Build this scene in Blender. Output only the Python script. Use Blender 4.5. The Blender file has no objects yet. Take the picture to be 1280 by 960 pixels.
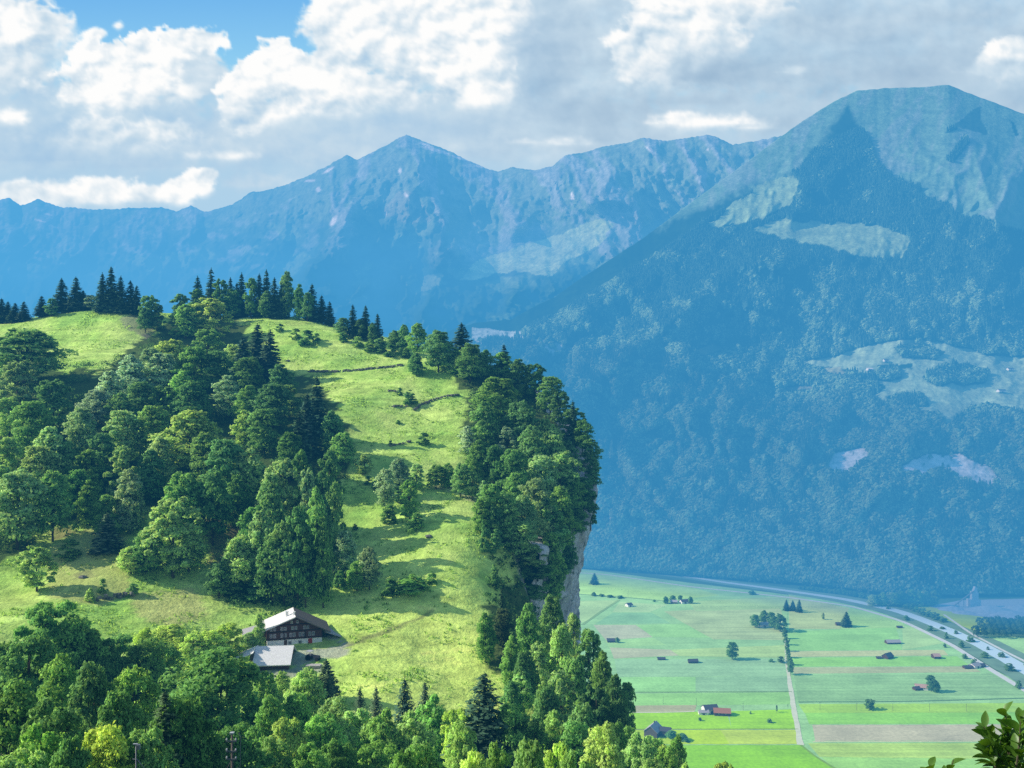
import bpy, math, random
import numpy as np
from mathutils import Vector, Matrix

random.seed(7)
RNG = np.random.default_rng(7)
scene = bpy.context.scene
COL = scene.collection

# ------------------------------------------------------------------ survey
# The camera stands at (0, 0, H0) above the valley plain (z = 0) and looks
# along +Y.  Bearings read off the photograph are turned into world points
# with a distance Y, so that every hill, tree and house gets a real place.
F, CX, YH, H0 = 1100.0, 640.0, 520.0, 310.0


def P(px, py, Y):
    return ((px - CX) / F * Y, Y, H0 - (py - YH) / F * Y)


def on_plain(px, py, z=0.0):
    Y = (H0 - z) * F / (py - YH)
    return ((px - CX) / F * Y, Y, z)


def lin(c):
    c = np.asarray(c, dtype=float) / 255.0
    return np.where(c <= 0.04045, c / 12.92, ((c + 0.055) / 1.055) ** 2.4)


def smooth(a, b, x):
    t = np.clip((x - a) / (b - a), 0, 1)
    return t * t * (3 - 2 * t)


# ------------------------------------------------------------------ noise
def _h(ix, iy, seed):
    n = (ix.astype(np.int64) * 374761393 + iy.astype(np.int64) * 668265263 + seed * 974634541) & 0xFFFFFFFF
    n = ((n ^ (n >> 13)) * 1274126177) & 0xFFFFFFFF
    n = ((n ^ (n >> 16)) * 2246822519) & 0xFFFFFFFF
    n = n ^ (n >> 15)
    return n.astype(np.float64) / 4294967296.0


def gnoise(x, y, seed=0):
    x = np.asarray(x, float); y = np.asarray(y, float)
    x, y = np.broadcast_arrays(x, y)
    ix = np.floor(x); iy = np.floor(y)
    fx = x - ix; fy = y - iy
    u = fx * fx * fx * (fx * (fx * 6 - 15) + 10); v = fy * fy * fy * (fy * (fy * 6 - 15) + 10)

    def g(ox, oy):
        a = _h(ix + ox, iy + oy, seed) * 2 * math.pi
        return np.cos(a) * (fx - ox) + np.sin(a) * (fy - oy)
    a = g(0, 0) * (1 - u) + g(1, 0) * u
    b = g(0, 1) * (1 - u) + g(1, 1) * u
    return (a * (1 - v) + b * v) * 1.5


def fbm(x, y, octv=5, seed=0, gain=0.5):
    s = 0; a = 1.0; n = 0; f = 1.0
    for i in range(octv):
        s = s + a * gnoise(x * f + i * 17.3, y * f - i * 9.7, seed + i)
        n += a; a *= gain; f *= 2.03
    return s / n


def ridged(x, y, octv=5, seed=0, gain=0.5):
    s = 0; a = 1.0; n = 0; f = 1.0
    for i in range(octv):
        r = 1 - np.abs(gnoise(x * f + i * 11.1, y * f + i * 5.3, seed + i)) * 1.4
        s = s + a * r * r
        n += a; a *= gain; f *= 2.07
    return s / n


def billow(x, y, octv=5, seed=0, gain=0.55):
    s = 0; a = 1.0; n = 0; f = 1.0
    for i in range(octv):
        s = s + a * (np.abs(gnoise(x * f + i * 7.7, y * f + i * 3.1, seed + i)) * 2 - 0.6)
        n += a; a *= gain; f *= 2.05
    return s / n


def inpoly(px, py, poly):
    px = np.asarray(px, float); py = np.asarray(py, float)
    r = np.zeros(px.shape, bool)
    n = len(poly); j = n - 1
    for i in range(n):
        xi, yi = poly[i]; xj, yj = poly[j]
        if yi != yj:
            c = ((yi > py) != (yj > py)) & (px < (xj - xi) * (py - yi) / (yj - yi) + xi)
            r ^= c
        j = i
    return r


# ------------------------------------------------------------------ meshes
def np_mesh(name, v, f, cols=None, smoothf=False, attr=None):
    """v (n,3), f (m,k) arrays -> mesh; cols (n,3) stored as float colour attribute 'tint'."""
    v = np.asarray(v, np.float32); f = np.asarray(f, np.int32)
    me = bpy.data.meshes.new(name)
    k = f.shape[1]
    me.vertices.add(len(v)); me.vertices.foreach_set('co', v.ravel())
    me.loops.add(f.size); me.loops.foreach_set('vertex_index', f.ravel())
    me.polygons.add(len(f)); me.polygons.foreach_set('loop_start', np.arange(0, f.size, k, dtype=np.int32))
    if smoothf:
        me.polygons.foreach_set('use_smooth', np.ones(len(f), bool))
    me.update(calc_edges=True)
    if cols is not None:
        a = me.attributes.new('tint', 'FLOAT_COLOR', 'POINT')
        c = np.ones((len(v), 4), np.float32); c[:, :3] = cols
        a.data.foreach_set('color', c.ravel())
    if attr:
        for n, arr in attr.items():
            arr = np.asarray(arr, np.float32)
            if arr.ndim == 2:
                a = me.attributes.new(n, 'FLOAT_VECTOR', 'POINT'); a.data.foreach_set('vector', arr.ravel())
            else:
                a = me.attributes.new(n, 'FLOAT', 'POINT'); a.data.foreach_set('value', arr.ravel())
    return me


def grid_faces(nr, nc):
    i = np.arange(nr * nc).reshape(nr, nc)
    return np.stack([i[:-1, :-1], i[:-1, 1:], i[1:, 1:], i[1:, :-1]], -1).reshape(-1, 4)


def link(name, me, mat=None, parent=None, kind=None, label=None, cat=None, group=None, loc=None):
    o = bpy.data.objects.new(name, me)
    COL.objects.link(o)
    if mat is not None and me is not None:
        if not me.materials:
            me.materials.append(mat)
    if parent is not None:
        o.parent = parent
    if loc is not None:
        o.location = loc
    tag(o, label, cat, group, kind)
    return o


def tag(o, label=None, cat=None, group=None, kind=None):
    if kind: o['kind'] = kind
    if label: o['label'] = label
    if cat: o['category'] = cat
    if group: o['group'] = group


def empty(name, loc, rz=0.0, label=None, cat=None, group=None):
    o = bpy.data.objects.new(name, None)
    COL.objects.link(o)
    o.location = loc; o.rotation_euler = (0, 0, rz); o.empty_display_size = 0.5
    tag(o, label, cat, group)
    return o


class MB:
    def __init__(s):
        s.v = []; s.f = []

    def add(s, vs, fs):
        b = len(s.v); s.v += [tuple(p) for p in vs]; s.f += [[i + b for i in q] for q in fs]; return s

    def box(s, x0, x1, y0, y1, z0, z1, m=None):
        vs = [Vector(p) for p in ((x0, y0, z0), (x1, y0, z0), (x1, y1, z0), (x0, y1, z0), (x0, y0, z1), (x1, y0, z1), (x1, y1, z1), (x0, y1, z1))]
        if m is not None: vs = [m @ p for p in vs]
        return s.add(vs, [(0, 3, 2, 1), (4, 5, 6, 7), (0, 1, 5, 4), (1, 2, 6, 5), (2, 3, 7, 6), (3, 0, 4, 7)])

    def extrude(s, prof, y0, y1):
        """closed x-z profile swept along y"""
        n = len(prof)
        vs = [(x, y0, z) for x, z in prof] + [(x, y1, z) for x, z in prof]
        fs = [list(range(n)), list(range(2 * n - 1, n - 1, -1))] + [[i, i + n, (i + 1) % n + n, (i + 1) % n] for i in range(n)]
        return s.add(vs, fs)

    def tube(s, pts, rad, n=6):
        pts = [Vector(p) for p in pts]
        if not hasattr(rad, '__len__'): rad = [rad] * len(pts)
        b = len(s.v)
        for i, p in enumerate(pts):
            d = (pts[min(i + 1, len(pts) - 1)] - pts[max(i - 1, 0)]).normalized()
            a = d.orthogonal().normalized(); c = d.cross(a)
            for k in range(n):
                t = 2 * math.pi * k / n
                s.v.append(tuple(p + (a * math.cos(t) + c * math.sin(t)) * rad[i]))
        for i in range(len(pts) - 1):
            for k in range(n):
                k2 = (k + 1) % n
                s.f.append([b + i * n + k, b + i * n + k2, b + (i + 1) * n + k2, b + (i + 1) * n + k])
        s.f.append([b + k for k in range(n)][::-1]); s.f.append([b + (len(pts) - 1) * n + k for k in range(n)])
        return s

    def mesh(s, name, sm=False):
        me = bpy.data.meshes.new(name)
        me.from_pydata(s.v, [], s.f); me.update()
        if sm:
            me.polygons.foreach_set('use_smooth', np.ones(len(me.polygons), bool))
        return me

    def obj(s, name, mat, parent=None, sm=False, **k):
        return link(name, s.mesh(name, sm), mat, parent, **k)


# ------------------------------------------------------------------ materials
def new_mat(name):
    m = bpy.data.materials.new(name); m.use_nodes = True
    nt = m.node_tree; nt.nodes.clear()
    out = nt.nodes.new('ShaderNodeOutputMaterial')
    return m, nt, nt.nodes, nt.links, out


def noise_node(nt, scale, detail=4, vec=None, rough=0.55, mapscale=None, obj=True):
    n = nt.nodes.new('ShaderNodeTexNoise'); n.inputs['Scale'].default_value = scale
    n.inputs['Detail'].default_value = detail; n.inputs['Roughness'].default_value = rough
    if vec is None:
        tc = nt.nodes.new('ShaderNodeTexCoord'); vec = tc.outputs['Object']
    if mapscale:
        mp = nt.nodes.new('ShaderNodeMapping'); mp.inputs['Scale'].default_value = mapscale
        nt.links.new(vec, mp.inputs['Vector']); vec = mp.outputs['Vector']
    nt.links.new(vec, n.inputs['Vector'])
    return n.outputs['Fac']


def mapr(nt, fac, a, b, c, d):
    m = nt.nodes.new('ShaderNodeMapRange'); m.inputs[1].default_value = a; m.inputs[2].default_value = b
    m.inputs[3].default_value = c; m.inputs[4].default_value = d
    nt.links.new(fac, m.inputs[0]); return m.outputs[0]


def vmul(nt, col, fac):
    """colour * scalar"""
    m = nt.nodes.new('ShaderNodeVectorMath'); m.operation = 'SCALE'
    nt.links.new(col, m.inputs[0]); nt.links.new(fac, m.inputs['Scale']); return m.outputs[0]


def mixc(nt, fac, a, b, typ='MIX'):
    m = nt.nodes.new('ShaderNodeMix'); m.data_type = 'RGBA'; m.blend_type = typ
    if isinstance(fac, float): m.inputs[0].default_value = fac
    else: nt.links.new(fac, m.inputs[0])
    for i, c in ((6, a), (7, b)):
        if isinstance(c, (tuple, list, np.ndarray)): m.inputs[i].default_value = (*[float(q) for q in c[:3]], 1)
        else: nt.links.new(c, m.inputs[i])
    return m.outputs[2]


def simple(name, col, rough=0.8, n=(3.0, 0.25), mapscale=None, bump=0.0, spec=0.2, metal=0.0):
    """plain surface with noise variation of its own colour"""
    m, nt, N, L, out = new_mat(name)
    b = N.new('ShaderNodeBsdfPrincipled'); b.inputs['Roughness'].default_value = rough
    b.inputs['Specular IOR Level'].default_value = spec; b.inputs['Metallic'].default_value = metal
    f = noise_node(nt, n[0], 5, mapscale=mapscale)
    rgb = N.new('ShaderNodeRGB'); rgb.outputs[0].default_value = (*col, 1)
    c = vmul(nt, rgb.outputs[0], mapr(nt, f, 0.25, 0.75, 1 - n[1], 1 + n[1]))
    L.new(c, b.inputs['Base Color'])
    if bump:
        bp = N.new('ShaderNodeBump'); bp.inputs['Strength'].default_value = 0.6; bp.inputs['Distance'].default_value = bump
        L.new(f, bp.inputs['Height']); L.new(bp.outputs[0], b.inputs['Normal'])
    L.new(b.outputs[0], out.inputs[0])
    return m


def terrain_mat(name, layers, bump=(), rough=0.95):
    """albedo = attribute 'tint' times several noise layers (scale, lo, hi, mapscale)"""
    m, nt, N, L, out = new_mat(name)
    at = N.new('ShaderNodeAttribute'); at.attribute_name = 'tint'
    geo = N.new('ShaderNodeNewGeometry')
    c = at.outputs['Color']
    for sc, lo, hi, ms in layers:
        f = noise_node(nt, sc, 5, geo.outputs['Position'], 0.6, ms)
        c = vmul(nt, c, mapr(nt, f, 0.3, 0.7, lo, hi))
    b = N.new('ShaderNodeBsdfDiffuse'); L.new(c, b.inputs['Color'])
    prev = None
    for sc, dist, ms in bump:
        f = noise_node(nt, sc, 6, geo.outputs['Position'], 0.6, ms)
        bp = N.new('ShaderNodeBump'); bp.inputs['Strength'].default_value = 1.0; bp.inputs['Distance'].default_value = dist
        L.new(f, bp.inputs['Height'])
        if prev: L.new(prev, bp.inputs['Normal'])
        prev = bp.outputs[0]
    if prev: L.new(prev, b.inputs['Normal'])
    L.new(b.outputs[0], out.inputs[0])
    return m


def leaf_mat(name, transl=0.35, tint=(1.15, 1.1, 0.55), rnd=0.25, objcol=True, base=(0.1, 0.16, 0.04), nmix=0.75, gloss=0.0):
    m, nt, N, L, out = new_mat(name)
    oi = N.new('ShaderNodeObjectInfo')
    at = N.new('ShaderNodeAttribute'); at.attribute_name = 'shade'
    if objcol: c = oi.outputs['Color']
    else:
        rgb = N.new('ShaderNodeRGB'); rgb.outputs[0].default_value = (*base, 1); c = rgb.outputs[0]
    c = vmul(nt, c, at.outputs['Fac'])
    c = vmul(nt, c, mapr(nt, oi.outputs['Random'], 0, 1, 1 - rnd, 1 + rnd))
    # clump normal stored on the mesh: leaves of one spray face about the same way
    cn = N.new('ShaderNodeAttribute'); cn.attribute_name = 'cn'
    vt = N.new('ShaderNodeVectorTransform'); vt.vector_type = 'NORMAL'; vt.convert_from = 'OBJECT'; vt.convert_to = 'WORLD'
    L.new(cn.outputs['Vector'], vt.inputs[0])
    geo = N.new('ShaderNodeNewGeometry')
    mx = N.new('ShaderNodeMix'); mx.data_type = 'VECTOR'; mx.inputs[0].default_value = nmix
    L.new(geo.outputs['Normal'], mx.inputs[4]); L.new(vt.outputs[0], mx.inputs[5])
    nz = N.new('ShaderNodeVectorMath'); nz.operation = 'NORMALIZE'; L.new(mx.outputs[1], nz.inputs[0])
    d = N.new('ShaderNodeBsdfDiffuse'); L.new(c, d.inputs['Color']); L.new(nz.outputs[0], d.inputs['Normal'])
    t = N.new('ShaderNodeBsdfTranslucent'); tc = mixc(nt, 1.0, c, tint, 'MULTIPLY'); L.new(tc, t.inputs['Color'])
    ms = N.new('ShaderNodeMixShader'); ms.inputs[0].default_value = transl
    L.new(d.outputs[0], ms.inputs[1]); L.new(t.outputs[0], ms.inputs[2])
    last = ms.outputs[0]
    if gloss:
        g = N.new('ShaderNodeBsdfGlossy'); g.inputs['Roughness'].default_value = 0.4
        m2 = N.new('ShaderNodeMixShader'); m2.inputs[0].default_value = gloss
        L.new(last, m2.inputs[1]); L.new(g.outputs[0], m2.inputs[2]); last = m2.outputs[0]
    L.new(last, out.inputs[0])
    return m


# ------------------------------------------------------------------ camera, sun, sky light, haze
cam = bpy.data.cameras.new('camera'); camo = bpy.data.objects.new('camera', cam); COL.objects.link(camo)
camo.location = (0, 0, H0)
cam.sensor_width = 36; cam.lens = 36 * F / 1280
camo.rotation_euler = (math.radians(90), 0, 0)
cam.shift_y = (YH - 480) / 1280      # level camera with a little rise, so verticals stay upright
cam.clip_start = 0.1; cam.clip_end = 60000
scene.camera = camo

SUN = Vector((-1.0, -0.02, 0.66)).normalized()
sd = bpy.data.lights.new('sun', 'SUN'); sd.energy = 5.0; sd.angle = math.radians(0.5); sd.color = (1.0, 0.955, 0.86)
so = bpy.data.objects.new('sun', sd); COL.objects.link(so)
so.rotation_euler = SUN.to_track_quat('Z', 'Y').to_euler(); so.location = (-300, 0, 700)

w = bpy.data.worlds.new('World'); scene.world = w; w.use_nodes = True
wn = w.node_tree.nodes; wl = w.node_tree.links
bg = wn['Background']; bg.inputs['Strength'].default_value = 0.15
sky = wn.new('ShaderNodeTexSky'); sky.sky_type = 'NISHITA'; sky.sun_disc = False
sky.sun_elevation = math.asin(SUN.z); sky.sun_rotation = math.atan2(SUN.x, SUN.y)
sky.altitude = 900
wl.new(sky.outputs[0], bg.inputs['Color'])

scene.view_settings.view_transform = 'Standard'; scene.view_settings.look = 'None'
scene.view_settings.exposure = 0; scene.view_settings.gamma = 1
cy = scene.cycles
cy.max_bounces = 5; cy.diffuse_bounces = 2; cy.glossy_bounces = 2; cy.transmission_bounces = 3; cy.transparent_max_bounces = 8
cy.volume_bounces = 0
cy.use_denoising = False
cy.use_adaptive_sampling = False
cy.sample_clamp_indirect = 6

# blue summer haze: boxes of absorbing air whose glow stands in for scattered light.  Thin on the sunny near side of the valley, an added dense
# glowing slab along the foot of the shaded mountain, thin again over its slopes, pale far behind.
SIG = np.array([4.0e-4, 5.2e-4, 5.9e-4])             # extinction per metre r, g, b
SUNNY = np.array([0.06, 0.40, 0.74]); SHADED = np.array([0.080, 0.41, 0.765]); PALE = np.array([0.18, 0.49, 0.835])
LAY = [  # y from, y to, z from, z to, density, glow colour of the air
    (-60.0, 1430.0, -20.0, 700.0, 0.42, SUNNY), (-60.0, 1430.0, 700.2, 1300.0, 0.30, SUNNY), (-60.0, 1430.0, 1300.2, 2600.0, 0.12, SUNNY),
    (1430.2, 4380.0, -20.0, 700.0, 0.20, SHADED), (1430.2, 4380.0, 700.2, 1300.0, 0.14, SHADED), (1430.2, 4380.0, 1300.2, 2600.0, 0.08, SHADED),
    (4380.2, 8600.0, -20.0, 1300.0, 1.0, PALE), (4380.2, 8600.0, 1300.2, 2600.0, 0.42, PALE)]
# glowing slab added to lift the mountain's blue, laid along the river: y + 0.65 x between two values
GLOW_SLAB = (1650.0, 1850.0, 9.0, 1292.0, 5.0, SHADED)


def fx(y):
    return 160 + 0.62 * y


def haze_path(px, py, Y):
    """light kept (T) and light added by the air between the camera and the point"""
    px, py, Y = np.broadcast_arrays(*[np.asarray(q, float) for q in (px, py, Y)])
    shp = px.shape
    px, py, Y = px.ravel(), py.ravel(), Y.ravel()
    dx = (px - CX) / F * Y; dz = -(py - YH) / F * Y
    dz = np.where(np.abs(dz) < 1e-6, 1e-6, dz)
    L = np.sqrt(dx * dx + Y * Y + dz * dz)
    cuts = [np.zeros_like(Y), np.ones_like(Y)]
    cuts += [np.clip(v / Y, 0, 1) for v in (1430.1, 4380.1, 8600.0)]
    cuts += [np.clip((v - H0) / dz, 0, 1) for v in (GLOW_SLAB[2], 700.1, GLOW_SLAB[3], 1300.1, 2600.0)]
    cuts += [np.clip(v / np.maximum(Y + .65 * dx, 1e-3), 0, 1) for v in GLOW_SLAB[:2]]
    cuts = np.sort(np.array(cuts), axis=0)
    T = np.ones(px.shape + (3,)); A = np.zeros(px.shape + (3,))
    for i in range(len(cuts) - 1):
        dt = cuts[i + 1] - cuts[i]; t = (cuts[i + 1] + cuts[i]) / 2
        y = Y * t; z = H0 + dz * t; q = y + .65 * dx * t
        k = np.zeros(px.shape); c = np.zeros(px.shape + (3,))
        for ya, yb, a, b, kk, col in LAY:
            m = (z > a) & (z <= b + .2) & (y > ya) & (y <= yb + .2)
            k = np.where(m, kk, k); c = np.where(m[..., None], col, c)
        m = (q > GLOW_SLAB[0]) & (q < GLOW_SLAB[1]) & (z > GLOW_SLAB[2]) & (z < GLOW_SLAB[3])
        kb = np.where(m, GLOW_SLAB[4], 0); ks = np.maximum(k + kb, 1e-9)
        c = (c * k[..., None] + GLOW_SLAB[5] * kb[..., None]) / ks[..., None]
        st = np.exp(-(ks * L * dt)[..., None] * SIG)
        A = A + T * (1 - st) * c; T = T * st
    return T.reshape(shp + (3,)), A.reshape(shp + (3,))


def air(k, col, ft, a, b):
    m, nt, N, Lk, out = new_mat('haze_air')
    ab = N.new('ShaderNodeVolumeAbsorption')
    smax = SIG.max() * k
    ab.inputs['Density'].default_value = smax
    ab.inputs['Color'].default_value = (*[float(1 - s * k / smax) for s in SIG], 1)
    em = N.new('ShaderNodeEmission'); e = col * SIG * k; em.inputs['Strength'].default_value = float(e.max())
    em.inputs['Color'].default_value = (*[float(q / e.max()) for q in e], 1)
    ad = N.new('ShaderNodeAddShader'); Lk.new(ab.outputs[0], ad.inputs[0]); Lk.new(em.outputs[0], ad.inputs[1])
    Lk.new(ad.outputs[0], out.inputs['Volume'])
    vs = [(x, y, a) for x, y in ft] + [(x, y, b) for x, y in ft]
    MB().add(vs, [(3, 2, 1, 0), (4, 5, 6, 7), (0, 1, 5, 4), (1, 2, 6, 5), (2, 3, 7, 6), (3, 0, 4, 7)]).obj('haze', m, kind='stuff')


for ya, yb, a_, b_, k, col in LAY:
    air(k, col, [(-fx(ya), ya), (fx(ya), ya), (fx(yb), yb), (-fx(yb), yb)], a_, b_)
xa, xb_ = -2600.0, 1450.0
air(GLOW_SLAB[4], GLOW_SLAB[5], [(xa, GLOW_SLAB[0] - .65 * xa), (xb_, GLOW_SLAB[0] - .65 * xb_), (xb_, GLOW_SLAB[1] - .65 * xb_), (xa, GLOW_SLAB[1] - .65 * xa)], GLOW_SLAB[2], GLOW_SLAB[3])
# ------------------------------------------------------------------ sky with summer cumulus
def nonuni(a, b, c, d, fine, coarse):
    return np.concatenate([np.arange(a, b, coarse), np.arange(b, c, fine), np.arange(c, d + 1, coarse)])


def curve(pts, x):
    p = np.array(pts, float)
    return np.interp(x, p[:, 0], p[:, 1])


BLOBS = [  # cx, cy, rx, ry, top brightness, foot brightness, edge softness (px), noise amplitude
    # high veil and hazy whites at the back
    (20, 70, 90, 80, .75, .55, 30, 22), (575, 40, 170, 130, .80, .55, 26, 26), (760, 60, 170, 140, .50, .25, 40, 24), (1050, 60, 420, 120, .42, .22, 40, 26),
    (100, 170, 330, 90, .42, .25, 40, 22), (450, 170, 260, 90, .45, .30, 40, 22), (700, 170, 260, 70, .40, .35, 40, 20), (1000, 150, 300, 60, .35, .40, 40, 20), (1280, 130, 200, 120, .28, .22, 40, 20),
    # upper left scraps
    (30, 40, 50, 42, .92, .55, 10, 16), (75, 28, 22, 16, .8, .6, 9, 9), (20, 95, 52, 34, .75, .45, 14, 14), (118, 45, 16, 10, .9, .7, 6, 7), (148, 33, 7, 7, .85, .8, 5, 4),
    # the two bright heads left of the blue gap
    (130, 92, 58, 40, 1.0, .72, 6, 15), (205, 84, 66, 46, 1.0, .66, 5, 15), (245, 60, 36, 26, 1.0, .8, 5, 12), (165, 120, 90, 26, .95, .55, 10, 12), (262, 98, 34, 30, .55, .40, 10, 12),
    (42, 108, 16, 10, .98, .8, 7, 6), (15, 152, 24, 18, .85, .5, 12, 8),
    # centre head
    (305, 128, 34, 46, 1.0, .7, 6, 13), (350, 96, 52, 44, 1.0, .72, 6, 15), (405, 105, 60, 46, .95, .6, 10, 16), (330, 140, 60, 22, .92, .6, 12, 10),
    (436, 36, 62, 52, .92, .7, 12, 18), (520, 50, 80, 70, .97, .7, 14, 20), (590, 90, 60, 48, 1.0, .55, 8, 16), (560, 60, 80, 60, .96, .75, 16, 18), (610, 30, 66, 60, 1.0, .8, 10, 16), (480, 118, 60, 30, .88, .55, 12, 14), (610, 118, 34, 24, .95, .5, 10, 11),
    # grey shelf under them, and the pale second tier
    (130, 176, 110, 24, .72, .55, 22, 10), (190, 170, 60, 22, .85, .62, 14, 10), (220, 164, 36, 14, .9, .7, 12, 7), (110, 160, 50, 18, .78, .6, 14, 9),
    (60, 200, 130, 13, .18, .16, 14, 6), (170, 208, 130, 10, .22, .22, 12, 5), (330, 190, 90, 20, .45, .35, 20, 9), (280, 197, 55, 9, .75, .55, 10, 5), (560, 160, 120, 26, .28, .25, 22, 10), (440, 190, 90, 16, .40, .35, 18, 8),
    # low cumulus over the left range
    (40, 246, 70, 22, .82, .72, 9, 7), (120, 244, 66, 24, .86, .75, 8, 8), (180, 246, 40, 18, .82, .7, 8, 7), (222, 244, 24, 20, .95, .8, 5, 6), (246, 230, 26, 20, .97, .85, 5, 7), (258, 219, 16, 12, .97, .9, 4, 5),
    (320, 232, 60, 20, .42, .36, 20, 8),
    # grey mass right of centre and its bright head
    (690, 70, 60, 110, .34, .22, 30, 18), (730, 150, 110, 30, .24, .30, 26, 12),
    (850, 55, 84, 70, .86, .30, 12, 18), (800, 70, 32, 48, .90, .45, 6, 12), (880, 22, 66, 36, .97, .6, 10, 15), (840, 40, 50, 34, .94, .65, 9, 13), (930, 10, 60, 30, .92, .5, 12, 14), (985, 30, 26, 18, .6, .4, 14, 9),
    (920, 92, 140, 36, .30, .16, 30, 14), (870, 128, 110, 14, .20, .24, 20, 7), (1060, 40, 160, 50, .34, .20, 40, 16), (1100, 95, 130, 36, .20, .18, 36, 12), (1180, 20, 110, 30, .40, .26, 30, 12), (990, 90, 22, 9, .55, .4, 8, 6),
    (1265, 78, 40, 30, .78, .45, 8, 11), (1248, 66, 18, 12, .9, .7, 6, 6), (1230, 90, 44, 14, .5, .4, 14, 8), (1275, 40, 60, 14, .35, .25, 20, 8),
    # bright streaks above the ridges
    (890, 154, 84, 13, .93, .7, 9, 6), (850, 146, 40, 8, .88, .8, 8, 4), (940, 160, 40, 8, .75, .7, 9, 4), (700, 180, 64, 10, .74, .6, 11, 5), (660, 178, 26, 6, .8, .7, 8, 3), (1000, 152, 70, 9, .45, .4, 14, 5), (1110, 120, 120, 10, .36, .3, 16, 6)]


def sky_colours(X, Y):
    """what the sky looks like along each bearing: blue gaps, lit cumulus heads, grey cloud bases"""
    blue = np.stack([np.interp(Y, [-500, 0, 90, 170, 230], q) for q in ((84, 116, 146, 178, 174), (160, 184, 208, 209, 209), (228, 237, 242, 231, 233))], -1)
    rgb = blue
    gx = smooth(500, 760, X)[..., None]; grey = np.array([156, 194, 226.]) * (1 - gx) + np.array([154, 184, 210.]) * gx; mid = np.array([198, 219, 234.]); white = np.array([254, 254, 253.])
    wx = X + 9 * fbm(X / 60, Y / 48, 4, 3) ; wy = Y + 8 * fbm(X / 60, Y / 48, 4, 9)
    b1 = -billow(wx / 58, wy / 46, 6, 21, 0.5); b2 = -billow(wx / 30, wy / 24, 5, 22, 0.5); ff = fbm(X / 90, Y / 60, 6, 23, 0.55)
    e = 5.0
    sh = (b1 - (-billow((wx + e) / 58, (wy + e) / 46, 6, 21, 0.5))) * 0.0 + (fbm((wx) / 46, (wy) / 36, 5, 24) - fbm((wx + 8) / 46, (wy + 9) / 36, 5, 24))
    # far out of the picture the same weather goes on
    far = smooth(-40, -300, X) + smooth(1320, 1600, X) + smooth(-30, -260, Y)
    fl = np.clip(0.45 + 0.9 * fbm(X / 260, Y / 180, 6, 31), 0, 1); fa = smooth(-0.1, 0.35, fbm(X / 420, Y / 260, 5, 33) + .25) * np.clip(far, 0, 1)
    for cx, cy_, rx, ry, tb, fb, so, am in BLOBS:
        r = np.hypot((X - cx) / rx, (Y - cy_) / ry)
        near = r < 2.6
        if not near.any(): continue
        x, y, rr = X[near], Y[near], r[near]
        R = min(rx, ry)
        d = (1 - rr) * R * 0.9 + am * (0.9 * b1[near] + 0.75 * b2[near] + 0.5 * ff[near] + 0.25)
        up = np.clip((cy_ - y) / ry, -1, 1)
        sof = so * 1.0 * (1 + 2.4 * np.clip(-up, 0, 1))          # cloud feet fray out
        al = smooth(0, 1, d / sof)
        k = smooth(-0.9, 0.55, up + 0.55 * ff[near])
        l = fb + (tb - fb) * k + sh[near] * (0.10 + 0.75 * tb * tb) + (0.20 + .2 * tb) * ff[near]
        l = np.clip(l, 0, 1)[:, None]
        c = np.where(l < 0.5, grey[near] + (mid - grey[near]) * l * 2, mid + (white - mid) * (l * 2 - 1))
        al = (al * (0.88 if so > 20 else 1.0))[:, None]
        rgb[near] = rgb[near] * (1 - al) + c * al
    l = fl[..., None]; rgb = rgb * (1 - fa[..., None]) + (grey * (1 - l) + white * l) * fa[..., None]
    hz = smooth(120, 200, Y)[..., None] * 0.0
    rgb = rgb * (1 - hz) + np.array([186, 214, 234.]) * hz
    return lin(np.clip(rgb, 0, 255))


def build_sky():
    px = nonuni(-900, -20, 1300, 2180, 2.0, 16.0); py = nonuni(-760, -12, 300, 516, 2.0, 16.0)
    X, Y = np.meshgrid(px, py)
    c = sky_colours(X, Y)
    d = np.stack([(X - CX) / F, np.ones_like(X), -(Y - YH) / F], -1)
    n = np.linalg.norm(d, axis=-1, keepdims=True)
    v = d / n * 14000 + np.array([0, 0, H0])
    # the air in front of the sky is part of the haze objects: take it off so the two add up
    tz = np.where(d[..., 2] > 0, (2600 - H0) / np.maximum(d[..., 2], 1e-4), 8600)
    Yx = np.minimum(8600, tz)
    inside = np.abs((X - CX) / F) < 0.66
    T, A = haze_path(X, Y, Yx)
    T = np.where(inside[..., None], T, 1); A = np.where(inside[..., None], A, 0)
    c = np.clip((c - A) / T, 0.02, 12)
    me = np_mesh('sky', v.reshape(-1, 3), grid_faces(len(py), len(px)), c.reshape(-1, 3), True)
    m, nt, N, L, out = new_mat('sky_with_cumulus')
    at = N.new('ShaderNodeAttribute'); at.attribute_name = 'tint'
    e = N.new('ShaderNodeEmission'); L.new(at.outputs['Color'], e.inputs['Color'])
    L.new(e.outputs[0], out.inputs[0])
    link('sky', me, m, kind='structure')


build_sky()

# ------------------------------------------------------------------ far mountains
FOREST = np.array([0.020, 0.042, 0.014]); ALP = np.array([0.28, 0.42, 0.2]); ROCK = np.array([0.40, 0.45, 0.47])
SCREE = np.array([0.30, 0.38, 0.30]); SNOW = np.array([0.95, 0.95, 0.95])


def blend(c, col, a):
    return c * (1 - a[..., None]) + np.asarray(col) * a[..., None]


def soft_poly(X, Y, poly, warp=8, seed=0, blur=1):
    wx = X + warp * fbm(X / 26, Y / 20, 4, seed); wy = Y + warp * 0.8 * fbm(X / 24 + 50, Y / 20, 4, seed + 1)
    return inpoly(wx, wy, poly).astype(float)


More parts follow.
